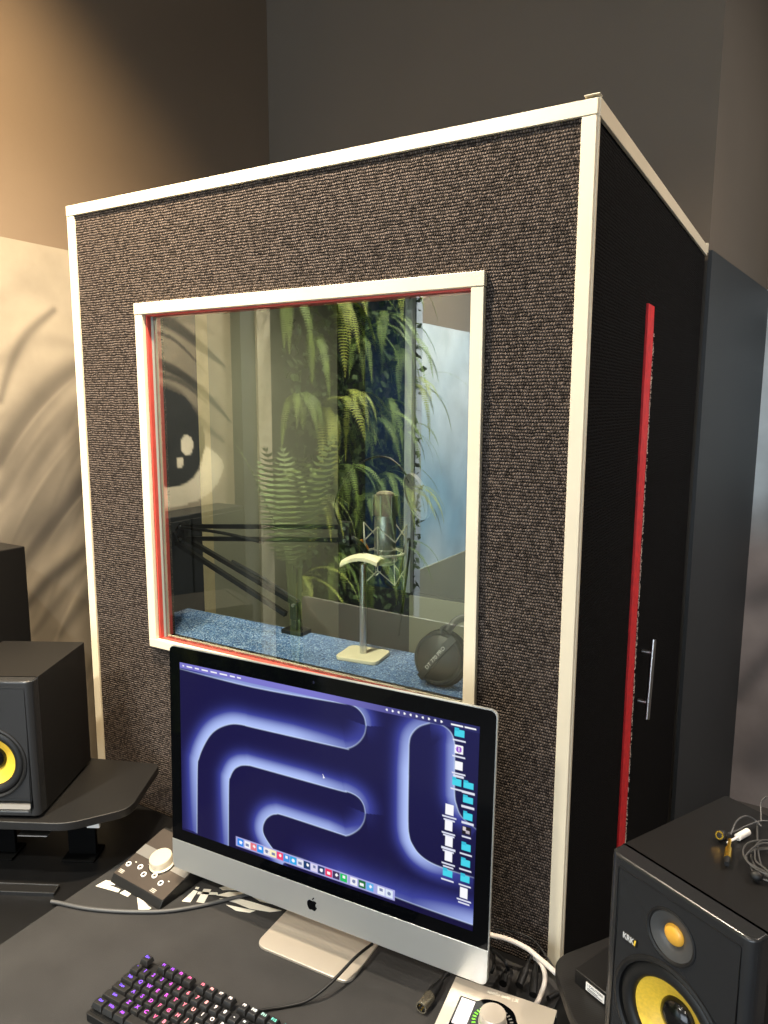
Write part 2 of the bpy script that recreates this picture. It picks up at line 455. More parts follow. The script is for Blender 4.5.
HAIR = [([(0.07,1.713),(0.101,1.795),(0.16,1.893),(0.253,1.973)],0.018,0.5),([(0.057,1.549),(0.1,1.618),(0.172,1.701),(0.253,1.77),(0.353,1.831)],0.05,0.6),([(0.078,1.818),(0.131,1.855),(0.199,1.884),(0.312,1.879)],0.03,0.2),([(0.05,1.454),(0.134,1.544),(0.222,1.626),(0.299,1.688),(0.394,1.741)],0.05,0.5),([(0.039,1.31),(0.122,1.384),(0.198,1.489),(0.291,1.585),(0.407,1.688)],0.06,0.45),([(0.086,1.252),(0.158,1.316),(0.232,1.369),(0.313,1.452),(0.397,1.526)],0.07,0.85),([(0.102,1.121),(0.176,1.183),(0.252,1.221),(0.365,1.283)],0.03,0.8),([(0.123,1.038),(0.215,1.121),(0.328,1.206)],0.02,0.4),([(0.207,1.015),(0.305,1.1),(0.373,1.155)],0.03,0.5),([(0.092,1.99),(0.17,2.034),(0.249,2.009)],0.04,0.12)]
PUPIL = [(-0.6,1.766),(-0.648,1.763),(-0.719,1.743),(-0.764,1.722),(-0.798,1.683),(-0.826,1.644),(-0.843,1.603),(-0.846,1.549),(-0.829,1.506),(-0.799,1.458),(-0.768,1.434),(-0.725,1.419),(-0.679,1.415),(-0.635,1.421),(-0.581,1.438),(-0.524,1.517),(-0.52,1.629),(-0.556,1.717)]
EYEWHITE = [(-0.846,1.554),(-0.897,1.524),(-0.941,1.48),(-0.926,1.434),(-0.898,1.4),(-0.845,1.368),(-0.77,1.349),(-0.642,1.347),(-0.556,1.366),(-0.519,1.444),(-0.646,1.424),(-0.737,1.419),(-0.812,1.462)]
GLINTS = [((-0.758,1.558),0.03),((-0.72,1.499),0.017)]
LASH = [([(-0.633,1.992),(-0.708,1.975),(-0.786,1.94),(-0.869,1.894),(-0.963,1.844)],0.03,0.75),([(-0.641,1.941),(-0.706,1.926),(-0.772,1.888),(-0.871,1.811)],0.009,0.7),([(-0.636,1.84),(-0.711,1.818),(-0.779,1.787),(-0.874,1.727),(-0.988,1.636)],0.024,0.85),([(-0.639,1.803),(-0.71,1.789),(-0.778,1.761),(-0.872,1.701)],0.012,0.7),([(-0.631,1.758),(-0.718,1.735),(-0.797,1.675),(-0.856,1.621),(-0.944,1.563)],0.03,0.6),([(-0.721,2.009),(-0.813,2.001),(-0.909,1.958)],0.03,0.3)]
LOGO = [[(-0.8702,-0.2744),(-0.8676,-0.2519),(-0.8463,-0.2441),(-0.8394,-0.2523),(-0.8541,-0.2586),(-0.819,-0.2559),(-0.815,-0.2642)],[(-0.811,-0.2642),(-0.809,-0.2475),(-0.7907,-0.2497),(-0.7882,-0.2635)],[(-0.7714,-0.2546),(-0.7613,-0.2532),(-0.7312,-0.2614),(-0.7229,-0.2621),(-0.7237,-0.2714),(-0.7382,-0.2801)],[(-0.6912,-0.1819),(-0.6819,-0.18),(-0.6705,-0.2116),(-0.6869,-0.218)],[(-0.6946,-0.1719),(-0.6872,-0.1699),(-0.6851,-0.1759),(-0.6924,-0.1778)],[(-0.6767,-0.1684),(-0.6624,-0.1623),(-0.6457,-0.2002),(-0.661,-0.2048)],[(-0.6799,-0.1811),(-0.6454,-0.1629),(-0.6393,-0.1675),(-0.6765,-0.1874)],[(-0.6526,-0.1504),(-0.6401,-0.1344),(-0.6087,-0.1242),(-0.6177,-0.1392),(-0.6417,-0.1523)],[(-0.6414,-0.17),(-0.6265,-0.1493),(-0.599,-0.1352),(-0.5792,-0.1328),(-0.6154,-0.1614)],[(-0.6298,-0.1747),(-0.6026,-0.1561),(-0.5731,-0.15),(-0.502,-0.139),(-0.5191,-0.1537),(-0.5589,-0.1664),(-0.5925,-0.1673)],[(-0.6061,-0.1811),(-0.5783,-0.1735),(-0.545,-0.1647),(-0.5513,-0.1751),(-0.5774,-0.1841)],[(-0.5801,-0.1368),(-0.5554,-0.1303),(-0.5258,-0.1332),(-0.556,-0.1398)]]
CAB_GREY = [(-0.9,-0.353,0.748),(-0.881,-0.347,0.748),(-0.837,-0.335,0.748),(-0.791,-0.317,0.748),(-0.738,-0.29,0.748),(-0.684,-0.255,0.748),(-0.64,-0.211,0.748),(-0.599,-0.159,0.748),(-0.574,-0.129,0.748)]
CAB_KB = [(-0.293,-0.147,0.765),(-0.295,-0.2,0.775),(-0.306,-0.259,0.765),(-0.327,-0.291,0.75),(-0.353,-0.318,0.748),(-0.381,-0.341,0.75)]
TRAYPX = [(-1.0403,-0.37),(-0.9307,-0.3118),(-0.9168,-0.3352),(-1.0141,-0.3864)]
CAB_WHITE = [(-0.13,-0.049,0.79),(-0.105,-0.06,0.8),(-0.077,-0.055,0.8),(-0.045,-0.052,0.795),(-0.021,-0.057,0.79),(0.012,-0.083,0.8)]
CAB_WHITE2 = [(-0.031,-0.043,0.775),(-0.014,-0.062,0.785),(-0.001,-0.082,0.785),(0.003,-0.099,0.78),(-0.0,-0.111,0.765)]
CAB_THIN = [(-0.114,-0.012,0.775),(-0.073,-0.02,0.79),(-0.05,-0.02,0.79),(-0.03,-0.03,0.79),(-0.004,-0.049,0.785),(0.005,-0.054,0.78)]
CAB_B1 = [(-0.118,-0.035,0.76),(-0.099,-0.061,0.765),(-0.087,-0.09,0.77),(-0.089,-0.096,0.76)]
CAB_B2 = [(-0.101,-0.059,0.77),(-0.079,-0.082,0.785),(-0.064,-0.092,0.785),(-0.062,-0.088,0.77),(-0.062,-0.1,0.765)]
PLUG = [[(-0.067,-0.087,0.765),(-0.061,-0.113,0.765)],[(-0.038,-0.053,0.775),(-0.037,-0.103,0.765)],[(-0.028,-0.047,0.775),(-0.011,-0.11,0.765)],[(0.02,-0.065,0.75),(0.009,-0.093,0.755)]]
XLR = [(-0.152,-0.132,0.755),(-0.158,-0.177,0.754),(-0.16,-0.215,0.754)]
EAR = {'bud':(0.249,-0.187,1.171),'gold':[(0.259,-0.188,1.169),(0.26,-0.224,1.169),(0.261,-0.246,1.168)],'white':[(0.267,-0.176,1.168),(0.271,-0.166,1.169),(0.279,-0.152,1.169)],'c1':[(0.259,-0.18,1.171),(0.261,-0.165,1.175),(0.265,-0.156,1.181),(0.273,-0.146,1.183),(0.282,-0.134,1.175),(0.291,-0.136,1.169)],'c2':[(0.256,-0.176,1.169),(0.266,-0.16,1.169),(0.279,-0.141,1.171),(0.29,-0.13,1.173),(0.303,-0.12,1.171)],'c3':[(0.29,-0.118,1.167),(0.288,-0.102,1.175),(0.288,-0.094,1.183),(0.296,-0.086,1.188),(0.308,-0.075,1.183)],'coil':(0.306,-0.211,1.171),'bud2':(0.293,-0.252,1.171),'c4':[(0.286,-0.129,1.167),(0.29,-0.184,1.169),(0.296,-0.222,1.168),(0.306,-0.245,1.167)]}
# ------------------------------------------------------------------ the room
XL = -1.625          # left wall face
YB = 1.25            # back wall face (behind the booth)
ZM = 2.150           # top of the painted mural band
ZC = 3.45            # ceiling
YR = -5.2            # shop-front end of the room
XR = 2.6

struct(box('floor', XL-.1, XR+.1, YR-.1, 3.4, -.1, 0, M['floor']))
struct(box('ceiling', XL-.1, XR+.1, YR-.1, 3.4, ZC, ZC+.1, M['ceil']))
struct(box('wall_left', XL-.1, XL, YR-.1, YB+.1, 0, ZC, M['wall_lit']))
struct(box('wall_back', XL, .0, YB, YB+.1, 0, ZC, M['wall_shaded']))
# the passage to the right of the booth: its side wall (slate below, taupe above) and its far end
struct(MB().faces([(0, YB+.1, 0), (0, YB, 0), (.0, YB, ZC), (0, YB+.1, ZC), (.095, 2.2, 0), (.095, 2.2, ZC), (-.1, 2.2, 0), (-.1, 2.2, ZC)],
      [(1, 4, 5, 2), (0, 3, 7, 6), (4, 6, 7, 5), (0, 6, 4, 1), (3, 2, 5, 7), (0, 1, 2, 3)]).build('wall_passage', M['wall_shaded']))
sl = MB().faces([(.001, YB-.02, 0), (.012, YB-.02, 0), (.107, 2.199, 0), (.096, 2.199, 0), (.001, YB-.02, ZM), (.012, YB-.02, ZM), (.107, 2.199, ZM), (.096, 2.199, ZM)],
      [(0, 1, 5, 4), (1, 2, 6, 5), (2, 3, 7, 6), (3, 0, 4, 7), (4, 5, 6, 7), (0, 3, 2, 1)]).build('trim_1', M['wall_slate'])
struct(sl)
struct(box('wall_far', -.1, XR+.1, 2.2, 2.3, 0, ZC, M['wall_shaded']))
struct(box('wall_right', XR, XR+.1, YR, 2.2, 0, ZC, M['wall_shaded']))
# shop front: glazed opening in the rear wall
struct(MB().box(XL, XR, YR-.1, YR, 0, .4).box(XL, XR, YR-.1, YR, 3.0, ZC).box(XL, XL+.25, YR-.1, YR, .4, 3.0).box(XR-.3, XR, YR-.1, YR, .4, 3.0).build('wall_rear', M['wall_shaded']))
wf = struct(MB().ring_prism([(XL+.25, .4), (XR-.3, .4), (XR-.3, 3.0), (XL+.25, 3.0)], [(XL+.31, .46), (XR-.36, .46), (XR-.36, 2.94), (XL+.31, 2.94)], YR-.08, YR-.02, 'y')
       .box(.25, .31, YR-.08, YR-.02, .46, 2.94).build('window_1', M['black']))
MB().box(XL+.31, XR-.36, YR-.055, YR-.045, .46, 2.94).build('pane', pane_mat('shop_glass', .04), wf)

# ---- mural on the left wall (airbrushed hair strokes and a big eye), y from -1.0 to the back wall
def mural_left():
    y0, y1, z0, z1 = -.972, YB-.002, .0, ZM
    nu, nv = 300, 300
    Y, Z = np.meshgrid(np.linspace(y0, y1, nu+1), np.linspace(z0, z1, nv+1))
    rng = np.random.RandomState(3)
    base = np.array(lin(174, 164, 146)[:3]); dark = np.array(lin(56, 53, 50)[:3]); ink = np.array(lin(34, 36, 38)[:3])
    k = np.zeros(Y.shape)
    for _ in range(26):        # soft cloudy streaks
        cy, cz = rng.uniform(-.3, 1.2), rng.uniform(.2, 2.0); a = rng.uniform(.7, 1.3); L = rng.uniform(.1, .35); w = rng.uniform(.015, .05)
        dy = (Y-cy)*math.cos(a)+(Z-cz)*math.sin(a); dz = -(Y-cy)*math.sin(a)+(Z-cz)*math.cos(a)
        k += rng.uniform(.05, .22)*np.exp(-(dy/L)**2-(dz/w)**2)
    k += .5*soft(1.98-Z, 0, 1.0)*soft(Y, -.5, -.2)
    MIR = .027
    sh = lambda P: [(y+MIR, z) for y, z in P]
    col = base*(1-np.clip(k, 0, .8))[..., None]+dark*np.clip(k, 0, .8)[..., None]
    for pts, w, a in HAIR:
        d, s, f = seg_dist(Y, Z, catmull(pts, 6))
        ww = w*(.65+.35*np.sin(np.clip(f, 0, 1)*PI))
        al = np.minimum(a*1.25, .95)*np.exp(-(d/(ww*.9))**2.2)*.9
        col = col*(1-al[..., None])+dark*al[..., None]
    for _ in range(90):        # fine airbrush streaks along the hair
        cy, cz = rng.uniform(-.25, .7), rng.uniform(.7, 1.85); a = rng.uniform(.7, 1.1); L = rng.uniform(.06, .2); w = rng.uniform(.005, .018)
        dy = (Y-cy)*math.cos(a)+(Z-cz)*math.sin(a); dz = -(Y-cy)*math.sin(a)+(Z-cz)*math.cos(a)+.6*dy*dy
        al = (rng.uniform(.12, .4)*np.exp(-(dy/L)**2-(dz/w)**2))[..., None]
        col = col*(1-al)+(dark if rng.rand() < .55 else base*1.08)*al
    # the eye
    ew = in_poly(Y, Z, [tuple(p) for p in catmull(sh(EYEWHITE+EYEWHITE[:1]), 5)])
    white = np.array(lin(236, 228, 208)[:3])
    lid = np.exp(-(((Y+.72)/.26)**2+((Z-1.72)/.26)**2)*1.2)*.35
    col = col*(1-lid[..., None])+dark*lid[..., None]
    col = np.where(ew[..., None], white, col)
    for pts, w, a in LASH:
        d, s, f = seg_dist(Y, Z, catmull(sh(pts), 6))
        ww = w*(1-.75*np.clip(f, 0, 1)**2)
        al = a*(1-soft(d, ww*.45, ww*1.05))
        col = col*(1-al[..., None])+ink*al[..., None]
    pu = in_poly(Y, Z, [tuple(p) for p in catmull(sh(PUPIL+PUPIL[:1]), 5)])
    col = np.where(pu[..., None], ink*.75+np.array(lin(60, 62, 66)[:3])*.25, col)
    for (c, r) in GLINTS:
        g = ((Y-c[0]-MIR)**2+((Z-c[1])*.85)**2) < r*r
        col = np.where(g[..., None], white, col)
    o = sheet('mural_left', (XL+.0015, y0, z0), (0, y1-y0, 0), (0, 0, z1-z0), nu, nv, col, M['mural'])
    return o
o = mural_left(); o.name = 'trim_2'; struct(o)
# pilaster and its pale batten, then the living wall, a pale post and the blue mural
struct(box('trim_3', XL, XL+.05, -1.055, -.973, 0, 3.0, mat('grey_pilaster', lin(74, 76, 72), .7)))
struct(box('trim_4', XL, XL+.06, -1.135, -1.056, 0, 3.0, mat('pale_batten', lin(196, 186, 164), .6, noise=.1)))
struct(box('trim_5', XL, XL+.05, -2.44, -2.37, 0, 3.0, M['post_white']))

def mural_blue(origin, eu, ev, nu, nv, seed, pink=True, figure=False):
    S, Tt = np.meshgrid(np.linspace(0, 1, nu+1), np.linspace(0, 1, nv+1))
    rng = np.random.RandomState(seed)
    a = np.array(lin(236, 240, 238)[:3]); b = np.array(lin(160, 198, 220)[:3]); g = np.array(lin(120, 118, 120)[:3]); dk = np.array(lin(58, 58, 62)[:3])
    k = np.zeros(S.shape)
    for _ in range(36):
        cs, ct = rng.uniform(0, 1), rng.uniform(0, 1); an = rng.uniform(.6, 2.2); L = rng.uniform(.08, .3); w = rng.uniform(.03, .12)
        ds = (S-cs)*math.cos(an)+(Tt-ct)*math.sin(an); dt = -(S-cs)*math.sin(an)+(Tt-ct)*math.cos(an)
        k += rng.uniform(.1, .4)*np.exp(-(ds/L)**2-(dt/w)**2)
    k = np.clip(k*.8+.35*soft(1-Tt, .15, .6), 0, 1)
    col = a*(1-k[..., None])+b*k[..., None]
    if pink:
        p = np.exp(-((S-.34)/.035)**2-((Tt-.82)/.1)**2)*.8
        col = col*(1-p[..., None])+np.array(lin(226, 120, 120)[:3])*p[..., None]
    if figure:
        w = soft(.66-Tt, 0, .16)
        col = col*(1-w[..., None])+np.array(lin(164, 152, 146)[:3])*w[..., None]
        hd = np.exp(-(((S-.08)/.055)**2+((Tt-.60)/.075)**2)**2)*.75
        col = col*(1-hd[..., None])+dk*hd[..., None]
        top = np.exp(-(((S-.05)/.05)**2+((Tt-.93)/.035)**2)**2)*.6
        col = col*(1-top[..., None])+g*top[..., None]
        for pts, wd in (([(.02, .42), (.1, .47), (.2, .44)], .03), ([(.0, .22), (.07, .34), (.16, .36)], .02), ([(.05, .1), (.14, .22), (.3, .3)], .05)):
            d, _, f = seg_dist(S, Tt, catmull(pts, 6))
            al = .55*np.exp(-(d/wd)**2)
            col = col*(1-al[..., None])+dk*al[..., None]
    return sheet('mural', origin, eu, ev, nu, nv, col, M['mural'])
o = mural_blue((XL+.0015, -2.44, .75), (0, -2.7, 0), (0, 0, ZM-.75), 120, 90, 5); o.name = 'trim_6'; struct(o)
struct(box('trim_7', XL, XL+.012, -5.17, -2.44, 0, .75, M['panel_beige']))
o = mural_blue((.1, 2.1985, 0), (2.4, 0, 0), (0, 0, ZM+.01), 160, 170, 11, pink=False, figure=True); o.name = 'trim_8'; struct(o)

# ---- living wall of ferns
def frond(mb, base, direction, length, droop, width, rnd, up=Vector((0, 0, 1)), nleaf=26):
    """arching rachis with paired leaflets"""
    d = Vector(direction).normalized(); P = []; p = Vector(base); step = length/nleaf
    for i in range(nleaf+1):
        P.append(p.copy()); p = p+d*step
        d = (d+Vector((0, 0, -droop/nleaf))).normalized()
    side = Vector(direction).cross(up)
    if side.length < .1: side = Vector((0, 1, 0))
    side.normalize()
    for i in range(nleaf):
        t = i/nleaf
        a = P[i]; dd = (P[i+1]-P[i]).normalized()
        s = (side-dd*side.dot(dd)).normalized(); nrm = s.cross(dd)
        w = width*math.sin(PI*(.12+.88*(t**.75)))**.8*(1 if t > .04 else .3)
        b = a+dd*step*.5
        # rachis
        mb.faces([a-s*.0012, a+s*.0012, P[i+1]+s*.001, P[i+1]-s*.001], [(0, 1, 2, 3)])
        for sg in (-1, 1):
            q = rnd.uniform(-.12, .06)
            tip = a+s*sg*w+dd*step*(.5+.6*t)+nrm*w*q
            mid = a+s*sg*w*.5+dd*step*.12+nrm*w*.06
            mid2 = a+s*sg*w*.5+dd*step*.62+nrm*w*.06
            mb.faces([a, mid, tip, mid2, b], [(0, 1, 2, 3, 4)] if sg > 0 else [(0, 4, 3, 2, 1)])

LW0, LW1 = -2.36, -1.145
lw = thing('living_wall', 'tall living wall of hanging green ferns mirrored in the booth window', 'plant wall', (XL, (LW0+LW1)/2, 0))
hw = (LW1-LW0)/2
box('backing_board', .001, .05, -hw, hw, .3, 2.95, M['soil'], lw)
rnd = random.Random(11)
mb = MB()
for _ in range(4200):
    c = Vector((.05+rnd.random()*.07, rnd.uniform(-hw+.07, hw-.07), rnd.uniform(.35, 2.9)))
    a = rnd.uniform(0, 2*PI); u = Vector((rnd.uniform(-.2, .9), math.cos(a), math.sin(a))).normalized()
    v = u.cross(Vector((rnd.uniform(.4, 1), rnd.uniform(-1, 1), rnd.uniform(-1, 1)))).normalized()
    L = rnd.uniform(.02, .055); w = L*rnd.uniform(.25, .45)
    mb.faces([c, c+u*L*.5+v*w, c+u*L, c+u*L*.5-v*w], [(0, 1, 2, 3)])
f = mb.build('foliage', M['leaf_dark'], lw); f['kind'] = 'stuff'
spots = [(-.52, 2.62), (-.36, 2.35), (-.16, 2.66), (.02, 2.42), (.22, 2.60), (.44, 2.42), (.52, 2.72), (.50, 2.12), (.34, 2.0), (.16, 2.16),
         (-.04, 2.0), (-.22, 2.12), (-.40, 1.98), (-.54, 1.80), (-.46, 1.55), (-.30, 1.72), (-.12, 1.62), (.06, 1.74), (.26, 1.66), (.46, 1.74),
         (.52, 1.42), (.36, 1.30), (.14, 1.40), (-.06, 1.26), (-.26, 1.36), (-.48, 1.24), (-.40, .95), (-.1, .95), (.2, 1.0), (.46, .95)]
for i, (dy, z) in enumerate(spots):
    mb = MB()
    big = i in (5, 6, 9, 18)
    for k in range(8 if not big else 9):
        a = PI*(.06+.88*k/8)+rnd.uniform(-.2, .2)
        frond(mb, (.06, dy, z), (rnd.uniform(.3, .7), math.cos(a)*.8, math.sin(a)*.45+rnd.uniform(-.45, .2)), rnd.uniform(.22, .42)*(1.2 if big else 1), rnd.uniform(2.0, 3.6), rnd.uniform(.018, .032)*(1.35 if big else 1), rnd, nleaf=34)
    mb.build('fern', M['leaf_light'] if i % 4 == 1 or big else M['leaf'], lw)

# ---- potted palm in front of the pilaster
pp = thing('potted_palm', 'feathery green palm in a pot mirrored low in the booth window', 'plant', (-1.36, -1.0, 0))
MB().lathe([(0, 0), (.09, 0), (.11, .3), (.115, .32), (.10, .32), (.095, .28), (0, .28)], seg=36).build('pot', M['terracotta'], pp, smooth=True)
MB().lathe([(0, .281), (.094, .281), (0, .29)], seg=24).build('soil', M['soil'], pp)
mb = MB()
for k in range(8):
    a = 2*PI*k/8+rnd.uniform(-.2, .2)
    mb.tube([(0, 0, .28), (.01*math.cos(a), .01*math.sin(a), .7), (.03*math.cos(a), .03*math.sin(a), 1.12)], .004, 6)
mb.build('stem', M['leaf_palm'], pp, smooth=True)
for k in range(8):
    mb = MB()
    a = 2*PI*k/8+rnd.uniform(-.2, .2)
    frond(mb, (.03*math.cos(a), .03*math.sin(a), 1.1), (math.cos(a)*.24, math.sin(a)*.24, 1.0), rnd.uniform(.42, .55), .9, .10, rnd, up=Vector((0, 0, 1)), nleaf=22)
    mb.build('frond', M['leaf_palm'], pp)

# ------------------------------------------------------------------ the recording booth
BW, BD, BH = 1.2, 1.19, 2.152
booth = thing('recording_booth', 'black carpeted recording booth with cream edge trim and a square window', 'booth', (-.6, .595, 0))
off = Matrix.Translation((.6, -.595, 0))
class BB(MB):      # booth shapes are given in world numbers, stored relative to the booth's own base
    def build(self, *a, **k):
        bmesh.ops.transform(self.bm, matrix=off, verts=self.bm.verts); return MB.build(self, *a, **k)
def bbox(name, x0, x1, y0, y1, z0, z1, m, bevel=0, label=None, parent=booth):
    return BB().box(x0, x1, y0, y1, z0, z1).build(name, m, parent, bevel=bevel, label=label)

wx0, wx1, wz0, wz1 = -.987, -.167, 1.149, 1.922   # outside of the window's trim
hx0, hx1, hz0, hz1 = wx0+.024, wx1-.024, 1.166, wz1-.024
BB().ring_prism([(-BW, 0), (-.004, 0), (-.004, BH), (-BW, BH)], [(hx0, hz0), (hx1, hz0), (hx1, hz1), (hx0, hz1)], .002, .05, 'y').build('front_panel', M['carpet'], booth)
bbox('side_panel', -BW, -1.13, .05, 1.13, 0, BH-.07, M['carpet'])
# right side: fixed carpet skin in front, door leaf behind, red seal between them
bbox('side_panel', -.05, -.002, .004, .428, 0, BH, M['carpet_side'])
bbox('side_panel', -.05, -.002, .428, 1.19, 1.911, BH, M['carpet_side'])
door = bbox('door', -.05, -.002, .468, 1.19, .0, 1.911, M['carpet_side'])
bbox('door_jamb', -.05, -.028, .428, .468, 0, 1.911, M['panel_dark'])
jp = BB()
rj = random.Random(4)
N = 44; pts1 = []; pts2 = []
for i in range(N+1):
    z = .02+1.8905*i/N
    pts1.append((-.0025, .428+.006*(z/1.9)+rj.uniform(-.0012, .0012), z)); pts2.append((-.0025, .497+.003*math.sin(z*3)+rj.uniform(-.0025, .0025), z))
V = pts1+pts2+[(x-.02, y, z) for x, y, z in pts1]+[(x-.02, y, z) for x, y, z in pts2]
F = []
for i in range(N):
    a, b = i, i+1; c, d = N+1+i, N+2+i
    F += [(a, c, d, b), (a, b, b+2*(N+1), a+2*(N+1)), (c, c+2*(N+1), d+2*(N+1), d)]
F += [(0, 2*(N+1), 3*(N+1), N+1), (N, 2*N+1, 4*N+3, 3*N+2)]
jp.faces([(x+.004, y, z) for x, y, z in V], F)
jp.build('door_seal', M['red'], booth, label='frayed red seal strip down the side')
fr = BB(); rj = random.Random(9)          # pale frayed yarn along the seal
for i in range(700):
    z = rj.uniform(.03, 1.86); y = .498+.003*math.sin(z*3)+rj.uniform(-.002, .007)
    p = Vector((.0018, y, z)); q = p+Vector((rj.uniform(.0003, .0012), rj.uniform(-.001, .004), rj.uniform(-.006, .006)))
    fr.cyl(p, q, .0009, 4)
fr.build('frayed_edge', mat('pale_yarn', lin(190, 176, 164), .9), booth, label='pale frayed carpet edge')['kind'] = 'stuff'
# door pull
hd = BB().tube([(.022, .597, 1.166), (.022, .571, .980)], .006, 14, smooth=False).cyl((-.002, .592, 1.135), (.022, .592, 1.135), .0045, 12).cyl((-.002, .578, 1.018), (.022, .578, 1.018), .0045, 12)
hd.build('door_handle', M['steel'], door, smooth=True, label='brushed steel bar handle')
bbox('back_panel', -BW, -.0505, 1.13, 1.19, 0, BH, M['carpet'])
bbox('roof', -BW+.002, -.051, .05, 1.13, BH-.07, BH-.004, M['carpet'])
bbox('booth_floor', -1.13, -.05, .05, 1.13, 0, .08, M['panel_dark'])
# corner and top trims (angle profiles)
tw = .0235
def trimbox(*a, **k): return bbox('trim', *a, M['trim'], bevel=.0012, **k)
trimbox(-BW-.002, 0.002, -.004, .003, BH-tw, BH-.001)                       # top front
trimbox(-BW-.002, -BW+tw-.002, -.003, .003, .0, BH-tw-.0005)                # left front
trimbox(-tw*.93, .001, -.003, .003, .0, BH-tw-.0005)                        # right front
trimbox(-.002, .003, .0032, .011, .0, BH-tw-.0005)                           # right corner return on the side
trimbox(-.002, .004, .0032, BD, BH-tw*1.05, BH+.002)                        # top right
trimbox(-BW-.004, -BW+.002, .0032, BD, BH-tw, BH+.002)                      # top left
trimbox(-BW-.004, -BW+.002, .0032, .02, 0, BH-tw-.0005)
trimbox(-.010, .0055, BD-.006, BD+.006, BH-.016, BH+.010)
trimbox(-.019, .005, -.0055, .010, BH+.0025, BH+.0045)                      # little cap on the corner
# window: cream trim, red painted rebate, pane
wt = BB()
wt.box(wx0, wx1, -.010, .002, hz1, wz1)
wt.build('window_trim', M['trim'], booth, bevel=.0015)
BB().box(wx0+.001, hx0, -.009, .002, hz0-.004, hz1-.0006).build('window_trim', M['trim'], booth, bevel=.0015)
BB().box(hx1, wx1-.001, -.009, .002, wz0-.1*0+.0, hz1-.0006).build('window_trim', M['trim'], booth, bevel=.0015)
BB().box(wx0+.002, hx1-.0006, -.0095, .002, wz0, hz0+.003).build('window_trim', M['trim'], booth, bevel=.0015)
rb = BB()
t = .0035
rb.box(hx0, hx0+t, .0022, .040, hz0+t, hz1-t).box(hx1-t, hx1, .0022, .040, hz0+t, hz1-t).box(hx0, hx1, .0022, .040, hz1-t, hz1).box(hx0, hx1, .0022, .0125, hz0, hz0+t)
rb.build('window_rebate', M['redwood'], booth, label='red painted window rebate')
bbox('window_pane', hx0+t, hx1-t, .0130, .0150, hz0+t+.0002, hz1-t, M['glass'], label='clear reflective window glass')
BB().box(hx0+t, hx0+t+.007, .0128, .022, hz0+t+.0003, hz1-t).build('pane_edge', M['glass_edge'], booth)
# the sill shelf inside
bbox('sill_shelf', -1.10, -.07, .052, .225, 1.10, 1.158, M['panel_dark'])
bbox('sill_carpet', -1.10, -.07, .052, .226, 1.1585, 1.166, M['blue_carpet'], bevel=.002, label='speckled blue carpet on the inside sill')
bbox('sill_carpet', hx0+t+.001, hx1-t-.001, .0155, .0519, 1.15, 1.1659, M['blue_carpet'])
# inside lining
bbox('lining_panel', -1.1295, -1.112, .055, .300, .08, 2.06, M['panel_dark'], label='black foam lining')
bbox('batten', -1.1295, -1.114, .301, .345, .08, 2.06, M['panel_cream'], label='cream batten')
bbox('lining_panel', -1.1295, -1.118, .346, .968, .08, 2.06, M['panel_beige'], label='beige lining panel')
bbox('lining_panel', -1.1295, -.05, .970, 1.1299, .08, 1.077, M['panel_slate'], label='slate grey lower lining')
bbox('lining_panel', -1.1295, -1.015, .990, 1.1299, 1.0775, 2.06, M['panel_dark'])
bbox('lining_panel', -1.0149, -.852, .985, 1.1299, 1.0775, 2.06, M['panel_navy'], label='navy blue lining panel')
bbox('batten', -.8515, -.826, .965, 1.1299, 1.0775, 2.06, M['post_white'], label='pale grey batten')
bbox('lining_panel', -.8255, -.05, .985, 1.1299, 1.0775, 2.06, M['panel_slate'])
bbox('lining_panel', -.826, -.05, .962, .9695, .08, 1.070, M['panel_beige'], label='beige lower panel')
bl = BB().lathe([(0, 2.06), (.07, 2.06), (.07, 2.075), (0, 2.081)], T(-.55, .55, 0)).build('added_booth_lamp', M['lens'], booth)  # unseen lamp added to brighten the booth interior

# ------------------------------------------------------------------ inside the window
# microphone boom arm
ya = .205
arm = thing('microphone_arm', 'black scissor boom arm inside the booth window clamped to the blue sill', 'microphone arm', (-.722, ya, 1.166))
ao = Vector((-.722, ya, 1.166))
def L3(p): return Vector(p)-ao
class AB(MB):
    def build(self, *a, **k):
        bmesh.ops.transform(self.bm, matrix=Matrix.Translation(-ao), verts=self.bm.verts); return MB.build(self, *a, **k)
def bar(mb, p, q, w):
    p = Vector(p); q = Vector(q); m = Matrix.Translation(p) @ (q-p).to_track_quat('Z', 'Y').to_matrix().to_4x4()
    return mb.box(-w/2, w/2, -w/2, w/2, 0, (q-p).length, m)
AB().box(-.752, -.692, ya-.02, ya+.02, 1.1662, 1.176).cyl((-.722, ya, 1.176), (-.722, ya, 1.200), .012).build('clamp_base', M['black'], arm, smooth=False, bevel=.001)
# base bracket
AB().box(-.735, -.712, ya-.008, ya+.008, 1.199, 1.243).build('bracket', M['black'], arm, bevel=.002)
eA, eB, eC = Vector((-1.085, ya, 1.392)), Vector((-1.085, ya, 1.360)), Vector((-1.102, ya, 1.376))
s = AB(); bar(s, (-.722, ya, 1.238), eB+Vector((.0, 0, .004)), .011); s.build('lower_bar', M['black'], arm)
s = AB(); bar(s, (-.742, ya-.013, 1.212), eB+Vector((-.012, -.013, -.012)), .011); s.build('lower_bar', M['black'], arm)
s = AB(); s.tube([(-.722, ya+.012, 1.240), (-.83, ya+.012, 1.283), (-.93, ya+.012, 1.315)], .0042, 8); s.build('spring', M['black'], arm, smooth=True)
AB().prism([(eA.x-.004, eA.z+.010), (eA.x+.012, eA.z+.002), (eB.x+.012, eB.z-.008), (eB.x-.008, eB.z-.012), (eC.x-.010, eC.z)], ya-.009, ya+.009, 'y').build('elbow_plate', M['black'], arm, bevel=.002)
tA, tB = Vector((-.575, ya, 1.436)), Vector((-.575, ya, 1.406))
